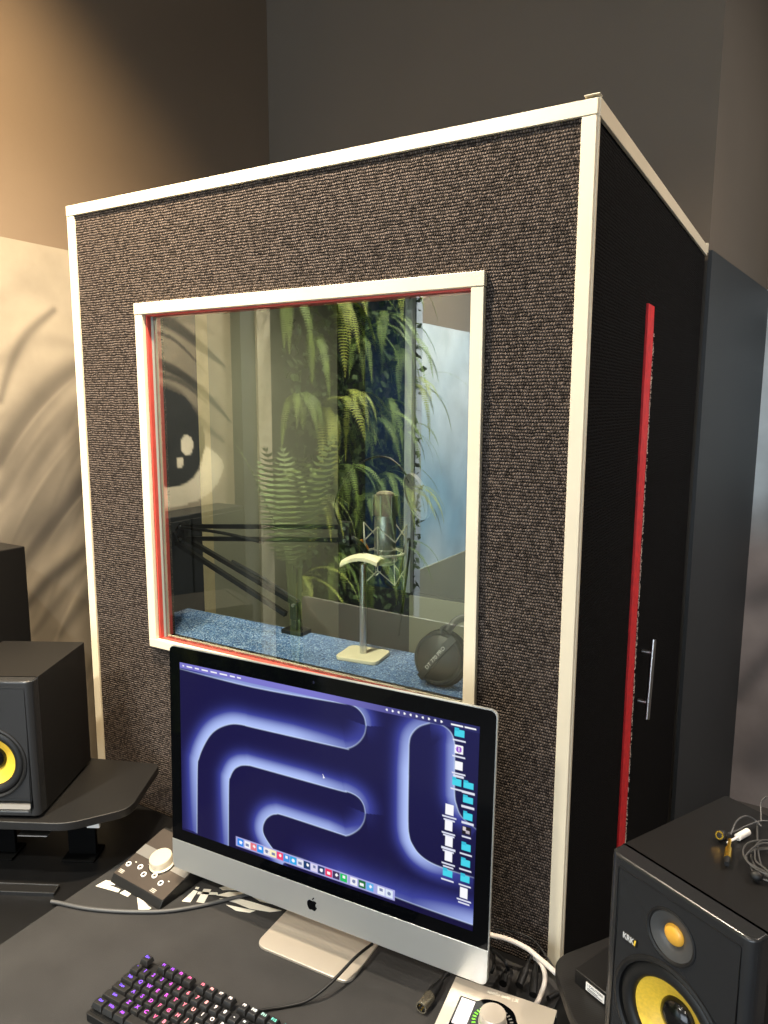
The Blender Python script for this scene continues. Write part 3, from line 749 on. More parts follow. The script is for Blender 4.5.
s = AB(); bar(s, eA, tA, .0105); s.build('upper_bar', M['black'], arm)
s = AB(); bar(s, eB, tB, .0105); s.build('upper_bar', M['black'], arm)
s = AB(); s.tube([eA+Vector((0, -.010, -.002)), Vector((-.95, ya-.010, 1.390)), Vector((-.812, ya-.010, 1.379))], .0042, 8); s.build('spring', M['black'], arm, smooth=True)
AB().box(tA.x-.018, tA.x+.012, ya-.010, ya+.010, tB.z-.010, tA.z+.012).build('end_bracket', M['black'], arm, bevel=.003)
for p in (eA, eB, eC, Vector((-.812, ya-.006, 1.379)), tA+Vector((0, 0, -.002)), tB, Vector((-.722, ya, 1.236))):
    AB().cyl(p+Vector((0, -.013, 0)), p+Vector((0, -.0085, 0)), .0042, 12).build('bolt', M['steel'], arm, smooth=True)
AB().tube([tA+Vector((.0, 0, -.02)), tA+Vector((.025, .01, -.035)), (-.545, .24, 1.375)], .006, 10).build('swivel', M['black'], arm, smooth=True)

# microphone in its shock mount
ym = .27
mic = thing('condenser_microphone', 'silver studio microphone upright in a wire cradle behind the window', 'microphone', (-.515, ym, 1.345))
MB().lathe([(0, 0), (.020, 0), (.0245, .006), (.0245, .108), (.0225, .112), (.0225, .114), (0, .114)], seg=36).build('body', M['mic_body'], mic, smooth=True)
MB().prism(rrect(.048, .04, .017), .114, .158).lathe([(0, .158), (.0155, .158), (.0145, .164), (.010, .168), (0, .170)], Matrix.Diagonal((1.45, 1.2, 1, 1)), 28).build('grille', M['mic_grille'], mic, smooth=True)
MB().box(-.0255, -.0235, -.014, .014, .112, .160).box(.0235, .0255, -.014, .014, .112, .160).box(-.002, .002, -.0215, -.0195, .114, .160).build('grille_frame', M['mic_body'], mic, bevel=.0006)
MB().cyl((0, 0, -.022), (0, 0, 0), .010, 16).build('connector', M['black'], mic, smooth=True)
MB().tube([(0, 0, -.02), (.004, .0, -.045), (.026, .01, -.05), (.030, .02, -.01), (.034, .04, .05), (.02, .08, .02), (-.02, .1, -.2)], .0028, 8).build('cable', M['black'], mic, smooth=True)
sm = MB()
rt, rbm = .052, .050
top = []; bot = []
for k in range(8):
    a = 2*PI*k/8+.2
    top.append(Vector((rt*math.cos(a), rt*math.sin(a), .095 if k % 2 == 0 else .060))); bot.append(Vector((rbm*math.cos(a), rbm*math.sin(a), -.038 if k % 2 else -.004)))
mid = [Vector((.047*math.cos(2*PI*k/24), .047*math.sin(2*PI*k/24), .028)) for k in range(24)]
sm.tube(mid, .0028, 8, smooth=False, closed=True)
sm.tube([Vector((.0265*math.cos(2*PI*k/24), .0265*math.sin(2*PI*k/24), .036)) for k in range(24)], .0018, 8, smooth=False, closed=True)
sm.tube([Vector((.0265*math.cos(2*PI*k/24), .0265*math.sin(2*PI*k/24), .010)) for k in range(24)], .0018, 8, smooth=False, closed=True)
for k in range(8):
    sm.tube([top[k], top[(k+1) % 8]], .0014, 6, smooth=False); sm.tube([bot[k], bot[(k+1) % 8]], .0014, 6, smooth=False)
    if k % 2 == 0:
        a = 2*PI*k/8+.2; u = Vector((math.cos(a), math.sin(a), 0))
        sm.tube([top[k], u*.047+Vector((0, 0, .028)), u*.0265+Vector((0, 0, .036))], .0014, 6, smooth=False)
        sm.tube([top[k], bot[k]], .0012, 6, smooth=False)
    else:
        a = 2*PI*k/8+.2; u = Vector((math.cos(a), math.sin(a), 0))
        sm.tube([bot[k], u*.047+Vector((0, 0, .028)), u*.0265+Vector((0, 0, .010))], .0014, 6, smooth=False)
sm.build('shock_mount', M['wire'], mic, smooth=True, label='pale wire shock mount')
MB().tube([(-.047, 0, .028), (-.052, -.004, .040), (-.058, -.012, .052)], .0048, 8).build('mount_lever', M['orange'], mic, smooth=True, label='orange mount lever')

# pop filter on its gooseneck
pf = thing('pop_filter', 'round grey pop filter on a thin curved gooseneck above the microphone', 'pop filter', (-.590, .215, 1.425))
po = Vector((-.590, .215, 1.425))
gp = [(-.600, .215, 1.43), (-.622, .225, 1.48), (-.596, .24, 1.548), (-.545, .25, 1.587), (-.495, .25, 1.590), (-.455, .245, 1.565), (-.437, .24, 1.54)]
MB().tube([Vector(p)-po for p in gp], .0022, 8).build('gooseneck', M['black'], pf, smooth=True)
dm = Matrix.Translation(Vector((-.416, .235, 1.512))-po) @ Vector((-.56, -.79, -.27)).to_track_quat('Z', 'Y').to_matrix().to_4x4()
MB().lathe([(.048, -.004), (.052, -.004), (.052, .004), (.048, .004), (.048, -.004)], dm, 40).build('hoop', M['mesh_grey'], pf, smooth=True)
MB().lathe([(0, -.001), (.048, -.001), (.048, .001), (0, .001)], dm, 40).build('mesh_disc', M['mesh_grey'], pf, smooth=True)
MB().box(-.012, .012, -.010, .012, -.012, .010).build('clip', M['black'], pf, bevel=.002)

# headphone stand (empty) on the sill
hs = thing('headphone_stand', 'empty cream headphone stand with a square base on the blue sill', 'stand', (-.496, .146, 1.1662), .12)
MB().prism(rrect(.098, .084, .014), 0, .0085).build('base', M['stand_cream'], hs, bevel=.002)
MB().cyl((0, 0, .008), (0, 0, .205), .0075, 20).build('pole', M['steel'], hs, smooth=True)
yk = MB()
nk = 14; Vv = []; Ff = []
for i in range(nk+1):
    x = -.052+.094*i/nk; t = i/nk
    z = .209+.020*(1-((t-.62)/.62)**2); y0 = -.017*(.55+.75*t); y1 = .017*(.55+.75*t); th = .009
    Vv += [(x, y0, z-.006), (x, 0, z), (x, y1, z-.006), (x, y1, z-.006-th), (x, y0, z-.006-th)]
for i in range(nk):
    a = 5*i; b = a+5
    for k in range(5): Ff.append((a+k, a+(k+1) % 5, b+(k+1) % 5, b+k))
Ff += [(4, 3, 2, 1, 0), tuple(5*nk+k for k in range(5))]
yk.faces(Vv, Ff).build('cradle', M['stand_cream'], hs, smooth=False, bevel=.002)

# headphones lying on the sill at the right
hp = thing('headphones', 'black closed studio headphones lying on the sill at the right', 'headphones', (-.272, .125, 1.1662))
def cup(mb_name, c, d, r, parent):
    m = Matrix.Translation(c) @ Vector(d).to_track_quat('Z', 'Y').to_matrix().to_4x4()
    MB().lathe([(0, -.026), (r*.55, -.026), (r*.98, -.024), (r*1.06, -.012), (r*1.0, .0), (r*.9, .002)], m, 44).build('ear_pad', M['velour'], parent, smooth=True)
    c1 = MB().lathe([(r*.94, -.004), (r*.97, .004), (r*.955, .009), (r*.90, .0125), (r*.86, .0125), (r*.82, .0105), (r*.60, .0165), (r*.3, .0195), (0, .0205)], m, 44).build(mb_name, M['leather'], parent, smooth=True)
    return m
R0 = .053
m1 = cup('ear_cup', (-.012, -.036, .0545), (.02, -.93, .28), R0, hp)
# slanted metal band across the cup with its lettering
band = MB(); NB = 16; Vb = []; Fb = []
def capz(x): 
    r = abs(x)/R0
    return .0228-.0085*max(0, r-.2)**1.6
ang = .55
mband = m1 @ Matrix.Rotation(0, 4, 'Z')
up_local = (m1.inverted().to_3x3() @ Vector((0, 0, 1))); up_local.z = 0; up_local.normalize()
rt_local = Vector((0, 0, 1)).cross(up_local)
if (m1.to_3x3() @ rt_local).x < 0: rt_local = -rt_local
bd = (up_local*.82+rt_local*.57).normalized(); bs = Vector((0, 0, 1)).cross(bd)
for i in range(NB+1):
    s_ = -R0*.98+2*R0*.98*i/NB; z = capz(s_)
    for w_ in (-.0075, .0075):
        p = bd*s_+bs*w_; Vb.append(mband @ Vector((p.x, p.y, z-.0028))); Vb.append(mband @ Vector((p.x, p.y, z)))
for i in range(NB):
    a = 4*i; b = a+4
    Fb += [(a+1, b+1, b+3, a+3), (a, a+2, b+2, b), (a, b, b+1, a+1), (a+2, a+3, b+3, b+2)]
bnd = band.faces(Vb, Fb).build('cup_band', M['black'], hp, smooth=True)
bz = Matrix((( bd.x, bs.x, 0, 0), (bd.y, bs.y, 0, 0), (0, 0, 1, 0), (0, 0, 0, 1)))
text('lettering', 'DT 770 PRO', .0105, M['silver_print'], bnd, mband @ Matrix.Translation(Vector((0, 0, .0230))) @ bz, .0001)
m2 = cup('ear_cup', (.070, .040, .0545), (.45, .85, .10), R0, hp)
hb = [(.0, -.03, .108), (.012, -.012, .128), (.034, .006, .132), (.056, .026, .128), (.068, .036, .108)]
MB().tube(hb, .0075, 10).build('headband', M['leather'], hp, smooth=True)
MB().tube([(-.005, -.034, .1), (-.012, -.03, .112), (.0, -.02, .118)], .0035, 8).build('yoke', M['black'], hp, smooth=True)
MB().tube([(.066, .04, .1), (.07, .036, .112), (.06, .03, .118)], .0035, 8).build('yoke', M['black'], hp, smooth=True)
# ------------------------------------------------------------------ the desk
DZ = .740
desk = thing('desk', 'wide black studio desk in front of the carpeted booth', 'desk', (-.45, -.45, 0))
dk = MB().prism([(-.97, -.42), (1.0, -.42), (1.0, .435), (-.97, .435)], DZ-.028, DZ).build('desktop', M['desk'], desk, bevel=.003)
for x in (-.9, .9):
    MB().box(x-.03, x+.03, -.36, .38, .0, .03).box(x-.03, x+.03, -.03, .05, .03, DZ-.06).box(x-.03, x+.03, -.36, .38, DZ-.06, DZ-.0285).build('leg', M['black'], desk, bevel=.003)
MB().box(-.86, .86, .30, .33, DZ-.30, DZ-.10).build('modesty_panel', M['black'], desk)

# desk mat with its printed mark
dm_ = MB().prism(round_poly([(-.872, -.80), (.02, -.80), (.02, -.035), (-.893, -.035)], .012), DZ+.0002, DZ+.003).build('desk_mat', M['mat_cloth'])
tag(dm_, 'large dark cloth mat with a white printed mark under the computer', 'desk mat')
for poly in LOGO:
    MB().prism(poly, DZ+.0031, DZ+.0034).build('printed_mark', M['print'], dm_, label='white printed stroke')
MZ = DZ+.0031

# ------------------------------------------------------------------ all-in-one computer
IX, IY, IYAW = -.390, -.1786, .0571
im = thing('desktop_computer', 'silver all-in-one desktop computer with a lit blue and violet screen', 'computer', (IX, IY, MZ), IYAW)
zt = 1.2552-MZ
Dm = T(0, 0, zt) @ Matrix.Rotation(-.032, 4, 'X')
HG, HC, WW = .3895, .0602, .650
HT = HG+HC
outl = rrect(WW, HT, .011, 6, 0, -HT/2)
rs = MB(); rings = []
NR = 12
prev = None; bm = rs.bm
loops = [(1.0, .0), (1.0, .0055)]+[(1-(k/NR)**1.0*.96, .0055+.040*(1-(1-k/NR*.96)**2.2)) for k in range(1, NR+1)]
for s_, y in loops:
    ring = [bm.verts.new(Dm @ Vector((p[0]*s_, y, -HT/2+(p[1]+HT/2)*s_))) for p in outl]
    if prev:
        for i in range(len(ring)):
            j = (i+1) % len(ring); bm.faces.new((prev[i], prev[j], ring[j], ring[i]))
    else: bm.faces.new(ring)
    prev = ring
bm.faces.new(prev[::-1])
rs.build('rear_shell', M['alu'], im, smooth=True)
e = .0013
ch = [p for p in rrect(WW-.0004, HT, .011, 6, 0, -HT/2) if p[1] < -HG] + []
ch = [(-WW/2+.0002, -HG)] + sorted([p for p in ch if p[0] < 0], key=lambda p: (-p[1], p[0]))+sorted([p for p in ch if p[0] >= 0], key=lambda p: (p[1], p[0]))+[(WW/2-.0002, -HG)]
chin = MB().prism(ch, -.0016, .0002, 'y', Dm).build('chin', M['alu'], im, bevel=.0007, label='plain silver lower panel')
gp_ = rrect(WW-2*e, HG+.04, .0105, 6, 0, -HG/2-.02-e)
gp_ = [(x, max(z, -HG+.0004)) for x, z in gp_]
MB().prism(gp_, -.0014, .0002, 'y', Dm).build('bezel', M['blackglass'], im)
MB().lathe([(0, 0), (.0024, 0), (.0024, .0002), (0, .0002)], Dm @ T(0, -.0014, -.0145) @ UPRIGHT, 16).build('camera_lens', mat('camera_lens', lin(20, 22, 40), .1), im)
apple = [(.0, .70), (.12, .735), (.26, .755), (.37, .71), (.45, .62), (.37, .55), (.325, .46), (.34, .36), (.40, .28), (.48, .235), (.43, .10), (.35, -.02), (.27, -.10), (.18, -.115), (.09, -.08), (.0, -.06), (-.09, -.08), (-.18, -.115), (-.27, -.09), (-.36, .02), (-.44, .18), (-.48, .36), (-.46, .54), (-.38, .67), (-.26, .745), (-.13, .74)]
leaf = [(.0, .80), (.015, .91), (.08, 1.01), (.20, 1.07), (.205, .96), (.13, .86), (.06, .81)]
S_ = .0215
MB().prism([(x*S_, -HG-HC/2+(z-.45)*S_) for x, z in round_poly(apple, .1, 3)], -.0019, -.0012, 'y', Dm).prism([(x*S_, -HG-HC/2+(z-.45)*S_) for x, z in round_poly(leaf, .05, 3)], -.0019, -.0012, 'y', Dm).build('emblem', M['blackglass'], chin, label='black fruit emblem')

# --- what the screen shows
def paint_screen():
    nu, nv = 478, 269
    AR = .597/.3357
    U, V = np.meshgrid(np.linspace(0, 1, nu+1), np.linspace(0, 1, nv+1))   # v from the top down
    X = U*AR; Y = V
    c = lambda r, g, b: np.array(lin(r, g, b)[:3])
    col = np.empty(U.shape+(3,))
    base = c(20, 15, 66)*(1-.25*U[..., None])+c(34, 40, 92)*(.55*U[..., None]*(1-V[..., None]))*.6
    col[:] = base
    g = np.zeros(U.shape); line = np.zeros(U.shape)
    for pts, side, sig, s0, smid, s1 in EDGES:
        if len(pts) == 4 and smid == .5: pts = pts[1:]; s0 = 0
        P = [(u*AR, v) for u, v in pts]
        P = [tuple(p) for p in catmull(P, 5)]
        d, sg, f = seg_dist(X, Y, P)
        inside = (-sg*side) > 0
        st = np.where(f < .5, s0+(smid-s0)*np.clip(f/.3, 0, 1), smid+(s1-smid)*np.clip((f-.7)/.3, 0, 1))
        gg = st*np.exp(-(d/(sig*1.42))**2.0)*inside*(1-.0*f)
        endcap = soft(f, -.001, .03)*soft(1-f, -.001, .04)
        g = np.maximum(g, gg*np.where((f <= 0) | (f >= 1), .25, 1))
        line = np.maximum(line, np.exp(-(d/.0028)**2)*np.clip(st*1.3, 0, 1))
    glow = c(176, 194, 250); mid = c(58, 64, 150)
    k = np.clip(g, 0, 1)[..., None]
    low = np.clip(k/.45, 0, 1)**1.35; hi = np.clip((k-.45)/.55, 0, 1)
    col = col*(1-low)+mid*low; col = col*(1-hi)+glow*hi
    l = np.clip(line, 0, 1)[..., None]*.8
    col = col*(1-l)+c(205, 222, 255)*l
    # bar along the top
    bar = V < .030
    top = c(120, 116, 200)*(1-U[..., None])+c(44, 44, 104)*U[..., None]
    top = c(124, 120, 205)*(1-soft(U, .45, .95))[..., None]+c(38, 40, 96)*soft(U, .45, .95)[..., None]
    col = np.where(bar[..., None], top, col)
    def rect(u0, u1, v0, v1, cc, rr=0):
        nonlocal col
        m = (U > u0) & (U < u1) & (V > v0) & (V < v1)
        col = np.where(m[..., None], cc, col)
    def disc(u, v, r, cc):
        nonlocal col
        m = (((U-u)*AR)**2+(V-v)**2) < r*r
        col = np.where(m[..., None], cc, col)
    W_ = c(250, 250, 255)
    x = .012
    for w in (.006, .024, .016, .026, .026, .030, .018, .014):
        rect(x, x+w, .0115, .0190, W_); x += w+.010
    x = .735
    for w in (.008, .010, .008, .010, .010, .012, .008, .008, .008, .010):
        disc(x, .015, .0052, W_); x += .0178
    rect(.922, .955, .0115, .0195, W_); rect(.959, .990, .0115, .0195, W_)
    fw, fh = .0255, .040
    for (u, v) in FOLDERS:
        rect(u-fw*.5, u+fw*.5, v-fh*.32, v+fh*.5, c(70, 214, 236)); rect(u-fw*.5, u-.001, v-fh*.5, v-fh*.2, c(52, 190, 220))
        rect(u-.017, u+.017, v+fh*.85, v+fh*1.08, c(225, 228, 245))
    for i, (u, v) in enumerate(DOCS):
        if i == 5:
            rect(u-.011, u+.011, v-.02, v+.02, W_)
        else: rect(u-.0105, u+.0105, v-.026, v+.024, W_)
        rect(u-.019, u+.019, v+.033, v+.041, c(225, 228, 245)); rect(u-.015, u+.015, v+.047, v+.055, c(225, 228, 245))
    u, v = APPICON
    rect(u-.011, u+.011, v-.02, v+.02, W_); disc(u, v, .0145, c(150, 80, 200)); rect(u-.0015, u+.0015, v-.008, v+.008, W_); rect(u-.018, u+.018, v+.03, v+.038, c(225, 228, 245))
    u, v = THUMB
    rect(u-.012, u+.012, v-.02, v+.02, c(30, 26, 34)); rect(u-.010, u-.001, v-.016, v+.004, c(220, 210, 210)); rect(u-.002, u+.008, v+.0, v+.014, c(190, 180, 190)); rect(u-.012, u+.012, v+.03, v+.038, c(225, 228, 245))
    # dock
    (u0, va), (u1, vb) = DOCK
    vm = .955
    rect(u0-.006, u1+.005, vm-.029, vm+.029, c(168, 168, 226))
    cols = [(40, 140, 240), (240, 240, 245), (230, 120, 130), (40, 150, 240), (236, 232, 236), (250, 240, 190), (245, 70, 110), (70, 150, 230), (40, 170, 235), (225, 228, 240), (20, 60, 110), (220, 215, 240), (40, 60, 110), (235, 50, 95), (60, 50, 90), (30, 190, 100), (240, 240, 245), (30, 110, 60), (90, 170, 230), (235, 240, 250), (220, 230, 245)]
    for i, (u, cc) in enumerate(zip(DOCKX, cols)):
        rect(u-.0115, u+.0115, vm-.0215, vm+.0215, c(*cc))
        alt = c(250, 250, 252) if sum(cc) < 560 else c(120, 130, 170)
        if i % 4 == 0: disc(u, vm, .010, alt)
        elif i % 4 == 1: rect(u-.006, u+.006, vm-.004, vm+.010, alt)
        elif i % 4 == 2: disc(u+.002, vm-.003, .008, alt)
        else: rect(u-.004, u+.005, vm-.012, vm+.004, alt)
    rect(DOCKX[15]+.0125, DOCKX[15]+.0135, vm-.022, vm+.022, c(210, 210, 240)); rect(DOCKX[18]+.0155, DOCKX[18]+.0165, vm-.022, vm+.022, c(210, 210, 240))
    u, v = CURSOR
    m = in_poly(X, Y, [(u*AR-.008, v-.014), (u*AR+.007, v+.004), (u*AR-.001, v+.005), (u*AR-.007, v+.011)])
    col = np.where(m[..., None], W_, col)
    o = Dm @ Vector((-.2985, -.0017, -.0295)); eu = Dm.to_3x3() @ Vector((.597, 0, 0)); ev = Dm.to_3x3() @ Vector((0, 0, -.3357))
    s = sheet('screen', tuple(o), tuple(eu), tuple(ev), nu, nv, col, M['screen'], im)
    s['label'] = 'lit screen with glowing blue tubes, file icons and a dock of small icons'
    return s
scr = paint_screen()
# stand: bent aluminium sheet
th = .006
prof = [(-.047, 0), (.138, 0), (.150, .004), (.152, .014), (.120, .110), (.066, .255), (.052, .275)]
foot = MB().prism(round_poly([(-.098, -.054), (.098, -.054), (.098, .140), (-.098, .140)], [.022, .022, .004, .004], 8), 0, .0055).build('stand_foot', M['alu_warm'], im, bevel=.0012, label='cream-lit aluminium foot plate')
nk_pts = [(.136, .0058), (.146, .008), (.150, .018), (.126, .100), (.072, .240), (.048, .262)]
Q = catmull(nk_pts, 6)
V = []; F = []
for i, q in enumerate(Q):
    w = .095-.012*i/len(Q)
    d = Q[min(i+1, len(Q)-1)]-Q[max(i-1, 0)]; d = d/np.linalg.norm(d); n_ = np.array([-d[1], d[0]])*.0028
    for sx in (-w, w):
        for sg in (-1, 1): V.append((sx, q[0]+n_[0]*sg, q[1]+n_[1]*sg))
for i in range(len(Q)-1):
    a = 4*i; b = a+4
    F += [(a, a+2, b+2, b), (a+1, b+1, b+3, a+3), (a, b, b+1, a+1), (a+2, a+3, b+3, b+2)]
F += [(0, 1, 3, 2), tuple(4*(len(Q)-1)+k for k in (0, 2, 3, 1))]
MB().faces(V, F).build('stand_neck', M['alu_warm'], im, smooth=True)

# ------------------------------------------------------------------ speakers on risers
def boolean_cut(o, cutters):
    for c in cutters:
        md = o.modifiers.new('cut', 'BOOLEAN'); md.operation = 'DIFFERENCE'; md.object = c; md.solver = 'EXACT'
    dg = bpy.context.evaluated_depsgraph_get()
    me = bpy.data.meshes.new_from_object(o.evaluated_get(dg))
    o.modifiers.clear(); o.data = me
    for c in cutters: bpy.data.objects.remove(c, do_unlink=True)

def speaker(label, loc, yaw):
    r = thing('studio_monitor', label, 'speaker', loc, yaw, 'studio monitors on the desk risers')
    W, D_, H = .190, .241, .285
    W2 = W/2-.0007
    plan = round_poly([(-W2, .0225), (W2, .0225), (W2, D_), (-W2, D_)], [.001, .001, .004, .004], 4)
    MB().prism(plan, .0, H-.0006).build('cabinet', M['black_soft'], r, bevel=.0018)
    front = round_poly([(-W/2, 0), (W/2, 0), (W/2, .028), (-W/2, .028)], [.019, .019, .0008, .0008], 8)
    bz_ = MB().prism(front, .0, H).build('baffle', M['baffle'], r)
    cuts = []
    for (cx, cz, rr, dd) in ((0, .1145, .0685, .05), (-.003, .2265, .0285, .012)):
        cuts.append(MB().lathe([(0, -dd), (rr, -dd), (rr, .01), (0, .01)], T(cx, 0, cz) @ UPRIGHT, 64).build('cut', M['baffle'], r))
    cuts.append(MB().prism([(-.070, .013), (.070, .013), (.078, .021), (.078, .031), (-.078, .031), (-.078, .021)], -.01, .05, 'y').build('cut', M['baffle'], r))
    bpy.context.view_layer.update()
    boolean_cut(bz_, cuts)
    for p in bz_.data.polygons: p.use_smooth = p.area < .0015
    b = bz_.modifiers.new('edge', 'BEVEL'); b.width = .0045; b.segments = 4; b.limit_method = 'ANGLE'; b.angle_limit = .9; b.harden_normals = True; b.use_clamp_overlap = False
    # thin raised front panel line
    pan = rrect(.160, .232, .003, 4, 0, .156); pin = rrect(.1586, .2306, .0025, 4, 0, .156)
    MB().ring_prism(pan, pin, -.0006, .001, 'y').build('panel_line', M['rubber'], bz_)
    w = UPRIGHT
    wf_ = MB().lathe([(.0755, .0), (.0755, .0022), (.0722, .0034), (.0686, .0016), (.0682, -.004), (.0684, -.006)], T(0, 0, .1145) @ w, 64).build('woofer_ring', M['rubber'], r, smooth=True)
    sur = [(.0683, -.005)]+[(.0590+.0092*math.cos(PI*k/10), -.005+.0062*math.sin(PI*k/10)) for k in range(11)]+[(.0495, -.007)]
    MB().lathe(sur, T(0, 0, .1145) @ w, 64).build('surround', M['rubber'], r, smooth=True)
    MB().lathe([(.0498, -.0065), (.042, -.010), (.030, -.0165), (.022, -.0225), (0, -.024)], T(0, 0, .1145) @ w, 64).build('cone', M['yellow'], r, smooth=True, label='yellow woven speaker cone')
    MB().lathe([(.0232, -.0215), (.0228, -.019), (.020, -.0145), (.014, -.0105), (.007, -.0085), (0, -.008)], T(0, 0, .1145) @ w, 48).build('dust_cap', mat('glossy_black_cap', lin(14, 14, 16), .18), r, smooth=True)
    MB().lathe([(.0325, 0), (.0325, .0010), (.0308, .0016), (.0288, .0006), (.0284, -.002)], T(-.003, 0, .2265) @ w, 56).build('tweeter_ring', M['rubber'], r, smooth=True)
    MB().lathe([(.0284, -.001), (.020, -.0030), (.0130, -.0065), (.0125, -.0075)], T(-.003, 0, .2265) @ w, 56).build('waveguide', M['greyrubber'], r, smooth=True)
    MB().lathe([(.0130, -.0070), (.0124, -.0052), (.010, -.0030), (.0055, -.0016), (0, -.0012)], T(-.003, 0, .2265) @ w, 40).build('tweeter_dome', M['yellow_dome'], r, smooth=True, label='amber tweeter dome')
    MB().prism([(-.074, .0135), (.074, .0135), (.076, .0160), (.076, .024), (-.076, .024), (-.076, .0160)], .004, .012, 'y').build('port_lip', mat('port_lip_sheen', lin(168, 160, 150), .4), r, label='port lip with a painted pale sheen')  # pale colour stands in for light reflecting off the port ramp
    bd_ = MB().prism(rrect(.0205, .0110, .001, 3, -.0570, .1870), -.0012, .0004, 'y').build('badge', M['rubber'], r)
    text('badge_lettering', 'KRK', .0104, M['silver_print'], bd_, T(-.0590, -.0014, .1870) @ UPRIGHT, .0002, bold=.0003, xs=.82)
    MB().prism([(-.0512, .1834), (-.0490, .1834), (-.0476, .1906), (-.0498, .1906)], -.0016, -.0011, 'y').build('badge_mark', M['yellow_print'], bd_)
    for sx in (-.07, .07):
        for y in (.05, .20): pass
    MB().box(-.088, .088, .05, .225, -.0030, -.0002).build('foam_pad', M['velour'], r)
    return r

def riser(label, poly, posts, ztop):
    c = thing('speaker_riser', label, 'shelf', (poly[0][0], poly[0][1], DZ), 0, 'speaker risers on the desk')
    ox, oy = poly[0]
    P = [(x-ox, y-oy) for x, y in poly]
    MB().prism(round_poly(P, [.001, .02, .03, .03, .02, .02, .02, .02][:len(P)], 6), ztop-.018-DZ, ztop-DZ).build('shelf', M['riser'], c, bevel=.0022)
    for (x, y, rz) in posts:
        m = T(x-ox, y-oy, 0) @ Matrix.Rotation(rz, 4, 'Z')
        MB().box(-.03, .03, -.005, .005, .0004, ztop-.0185-DZ, m).box(-.035, .035, -.03, .03, .0004, .005, m).box(-.035, .035, -.03, .03, ztop-.0225-DZ, ztop-.0185-DZ, m).build('bracket', M['velour'], c, bevel=.001)
    return c
zl, zr = .8800, .8750
pl = [(-1.235, -.148), (-.940, -.033), (-.848, -.198), (-.913, -.302), (-1.172, -.436), (-1.36, -.29)]
riser('black riser wing left of the computer carrying the left speaker', pl, [(-.985, -.215, .5), (-1.14, -.30, .5)], zl)
pr = [(.40, -.08), (.124, -.004), (.028, -.145), (.092, -.246), (.335, -.386), (.53, -.235)]
riser('black riser wing right of the computer carrying the right speaker', [(x, y-.004) for x, y in pr], [(.16, -.17, -.4), (.33, -.25, -.5)], zr)
# white tags under the left riser
MB().box(-.013, .013, -.003, .003, 0, .012).build('tag', M['plastic_white'], rot=(0, 0, .5), loc=(-.905, -.245, .845))
t_ = bpy.data.objects['tag']; t_.name = 'plug_tag'; tag(t_, 'small white tag under the left riser wing', 'tag')
plate = MB().box(-.030, .030, -.012, .012, 0, .002).build('steel_plate', M['steel'], rot=(0, 0, .5), loc=(-.985, -.322, .8475)); tag(plate, 'short silver plate under the front edge of the left riser', 'plate')

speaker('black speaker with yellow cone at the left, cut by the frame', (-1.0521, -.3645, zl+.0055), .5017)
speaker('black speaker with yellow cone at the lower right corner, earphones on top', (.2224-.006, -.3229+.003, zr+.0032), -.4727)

# tall plain black box at the far left, behind the left speaker
bc = thing('black_cabinet', 'plain tall black box at the left edge behind the left speaker', 'box', (-1.53, -.12, 0))
MB().box(-.085, .080, -.20, .120, .012, 1.336).build('body', M['black_soft'], bc, bevel=.003)
for sx in (-.07, .065):
    for sy in (-.18, .10): MB().cyl((sx, sy, 0), (sx, sy, .0118), .014, 16).build('foot', M['rubber'], bc)

bd2 = thing('black_cabinet', 'unseen black cabinet added to darken the lower left of the window reflection', 'cabinet', (-1.555, -.60, 0))  # unseen block added so the low reflection in the glass goes dark
MB().box(-.060, .062, -.27, .27, .012, 1.335).build('body', M['black_soft'], bd2, bevel=.003)
for y0 in (-.265, .004):
    dd = MB().box(.0622, .074, y0, y0+.261, .03, 1.32).build('door', M['black_soft'], bd2, bevel=.0015)
    MB().cyl((.0742, y0+(.24 if y0 < 0 else .02), .70), (.0742, y0+(.24 if y0 < 0 else .02), .82), .005, 12).build('handle', M['black'], dd, smooth=True)
for sx in (-.045, .045):
    for sy in (-.24, .24): MB().cyl((sx, sy, 0), (sx, sy, .0118), .014, 16).build('foot', M['rubber'], bd2)

# ------------------------------------------------------------------ monitor controller with the big knob
mc = thing('monitor_controller', 'small dark control box with a large pale volume knob beside the computer', 'audio controller', (-.856, -.246, MZ), -.055)
cw, cd, hf, hb = .152, .140, .0140, .0480
side = [(-.005, 0), (cd, 0), (cd, hb), (.004, hf)]
MB().prism(side, 0, cw, 'x').build('case', M['black'], mc, bevel=.002)
sl_ = (hb-hf)/(cd-.004); an = math.atan(sl_)
Fm = T(0, .004, hf) @ Matrix.Rotation(an, 4, 'X')        # faceplate frame: x across, y up the slope
MB().prism(rrect(cw-.002, cd-.008, .003, 3, cw/2, (cd-.006)/2), .0002, .0016, 'z', Fm).build('faceplate', M['gunmetal'], mc, bevel=.0004)
MB().box(.001, .048, .058, .084, .0016, .0021, Fm).build('faceplate_band', M['strip_grey'], mc, label='lighter grey band')
MB().box(.108, cw-.001, .058, .084, .0016, .0021, Fm).build('faceplate_band', M['strip_grey'], mc, label='lighter grey band')
km = Fm @ T(.078, .064, .0016)
kb_ = MB().lathe([(0, 0), (.0265, 0), (.0265, .0025), (.0235, .0035), (.0232, .017), (.0222, .0185), (0, .0188)], km, 48).build('volume_knob', M['knob_cream'], mc, smooth=True, label='large pale round volume knob')
MB().lathe([(.0255, .0), (.029, .0), (.029, .001), (.0255, .001)], km, 48).build('knob_skirt', M['rubber'], mc)
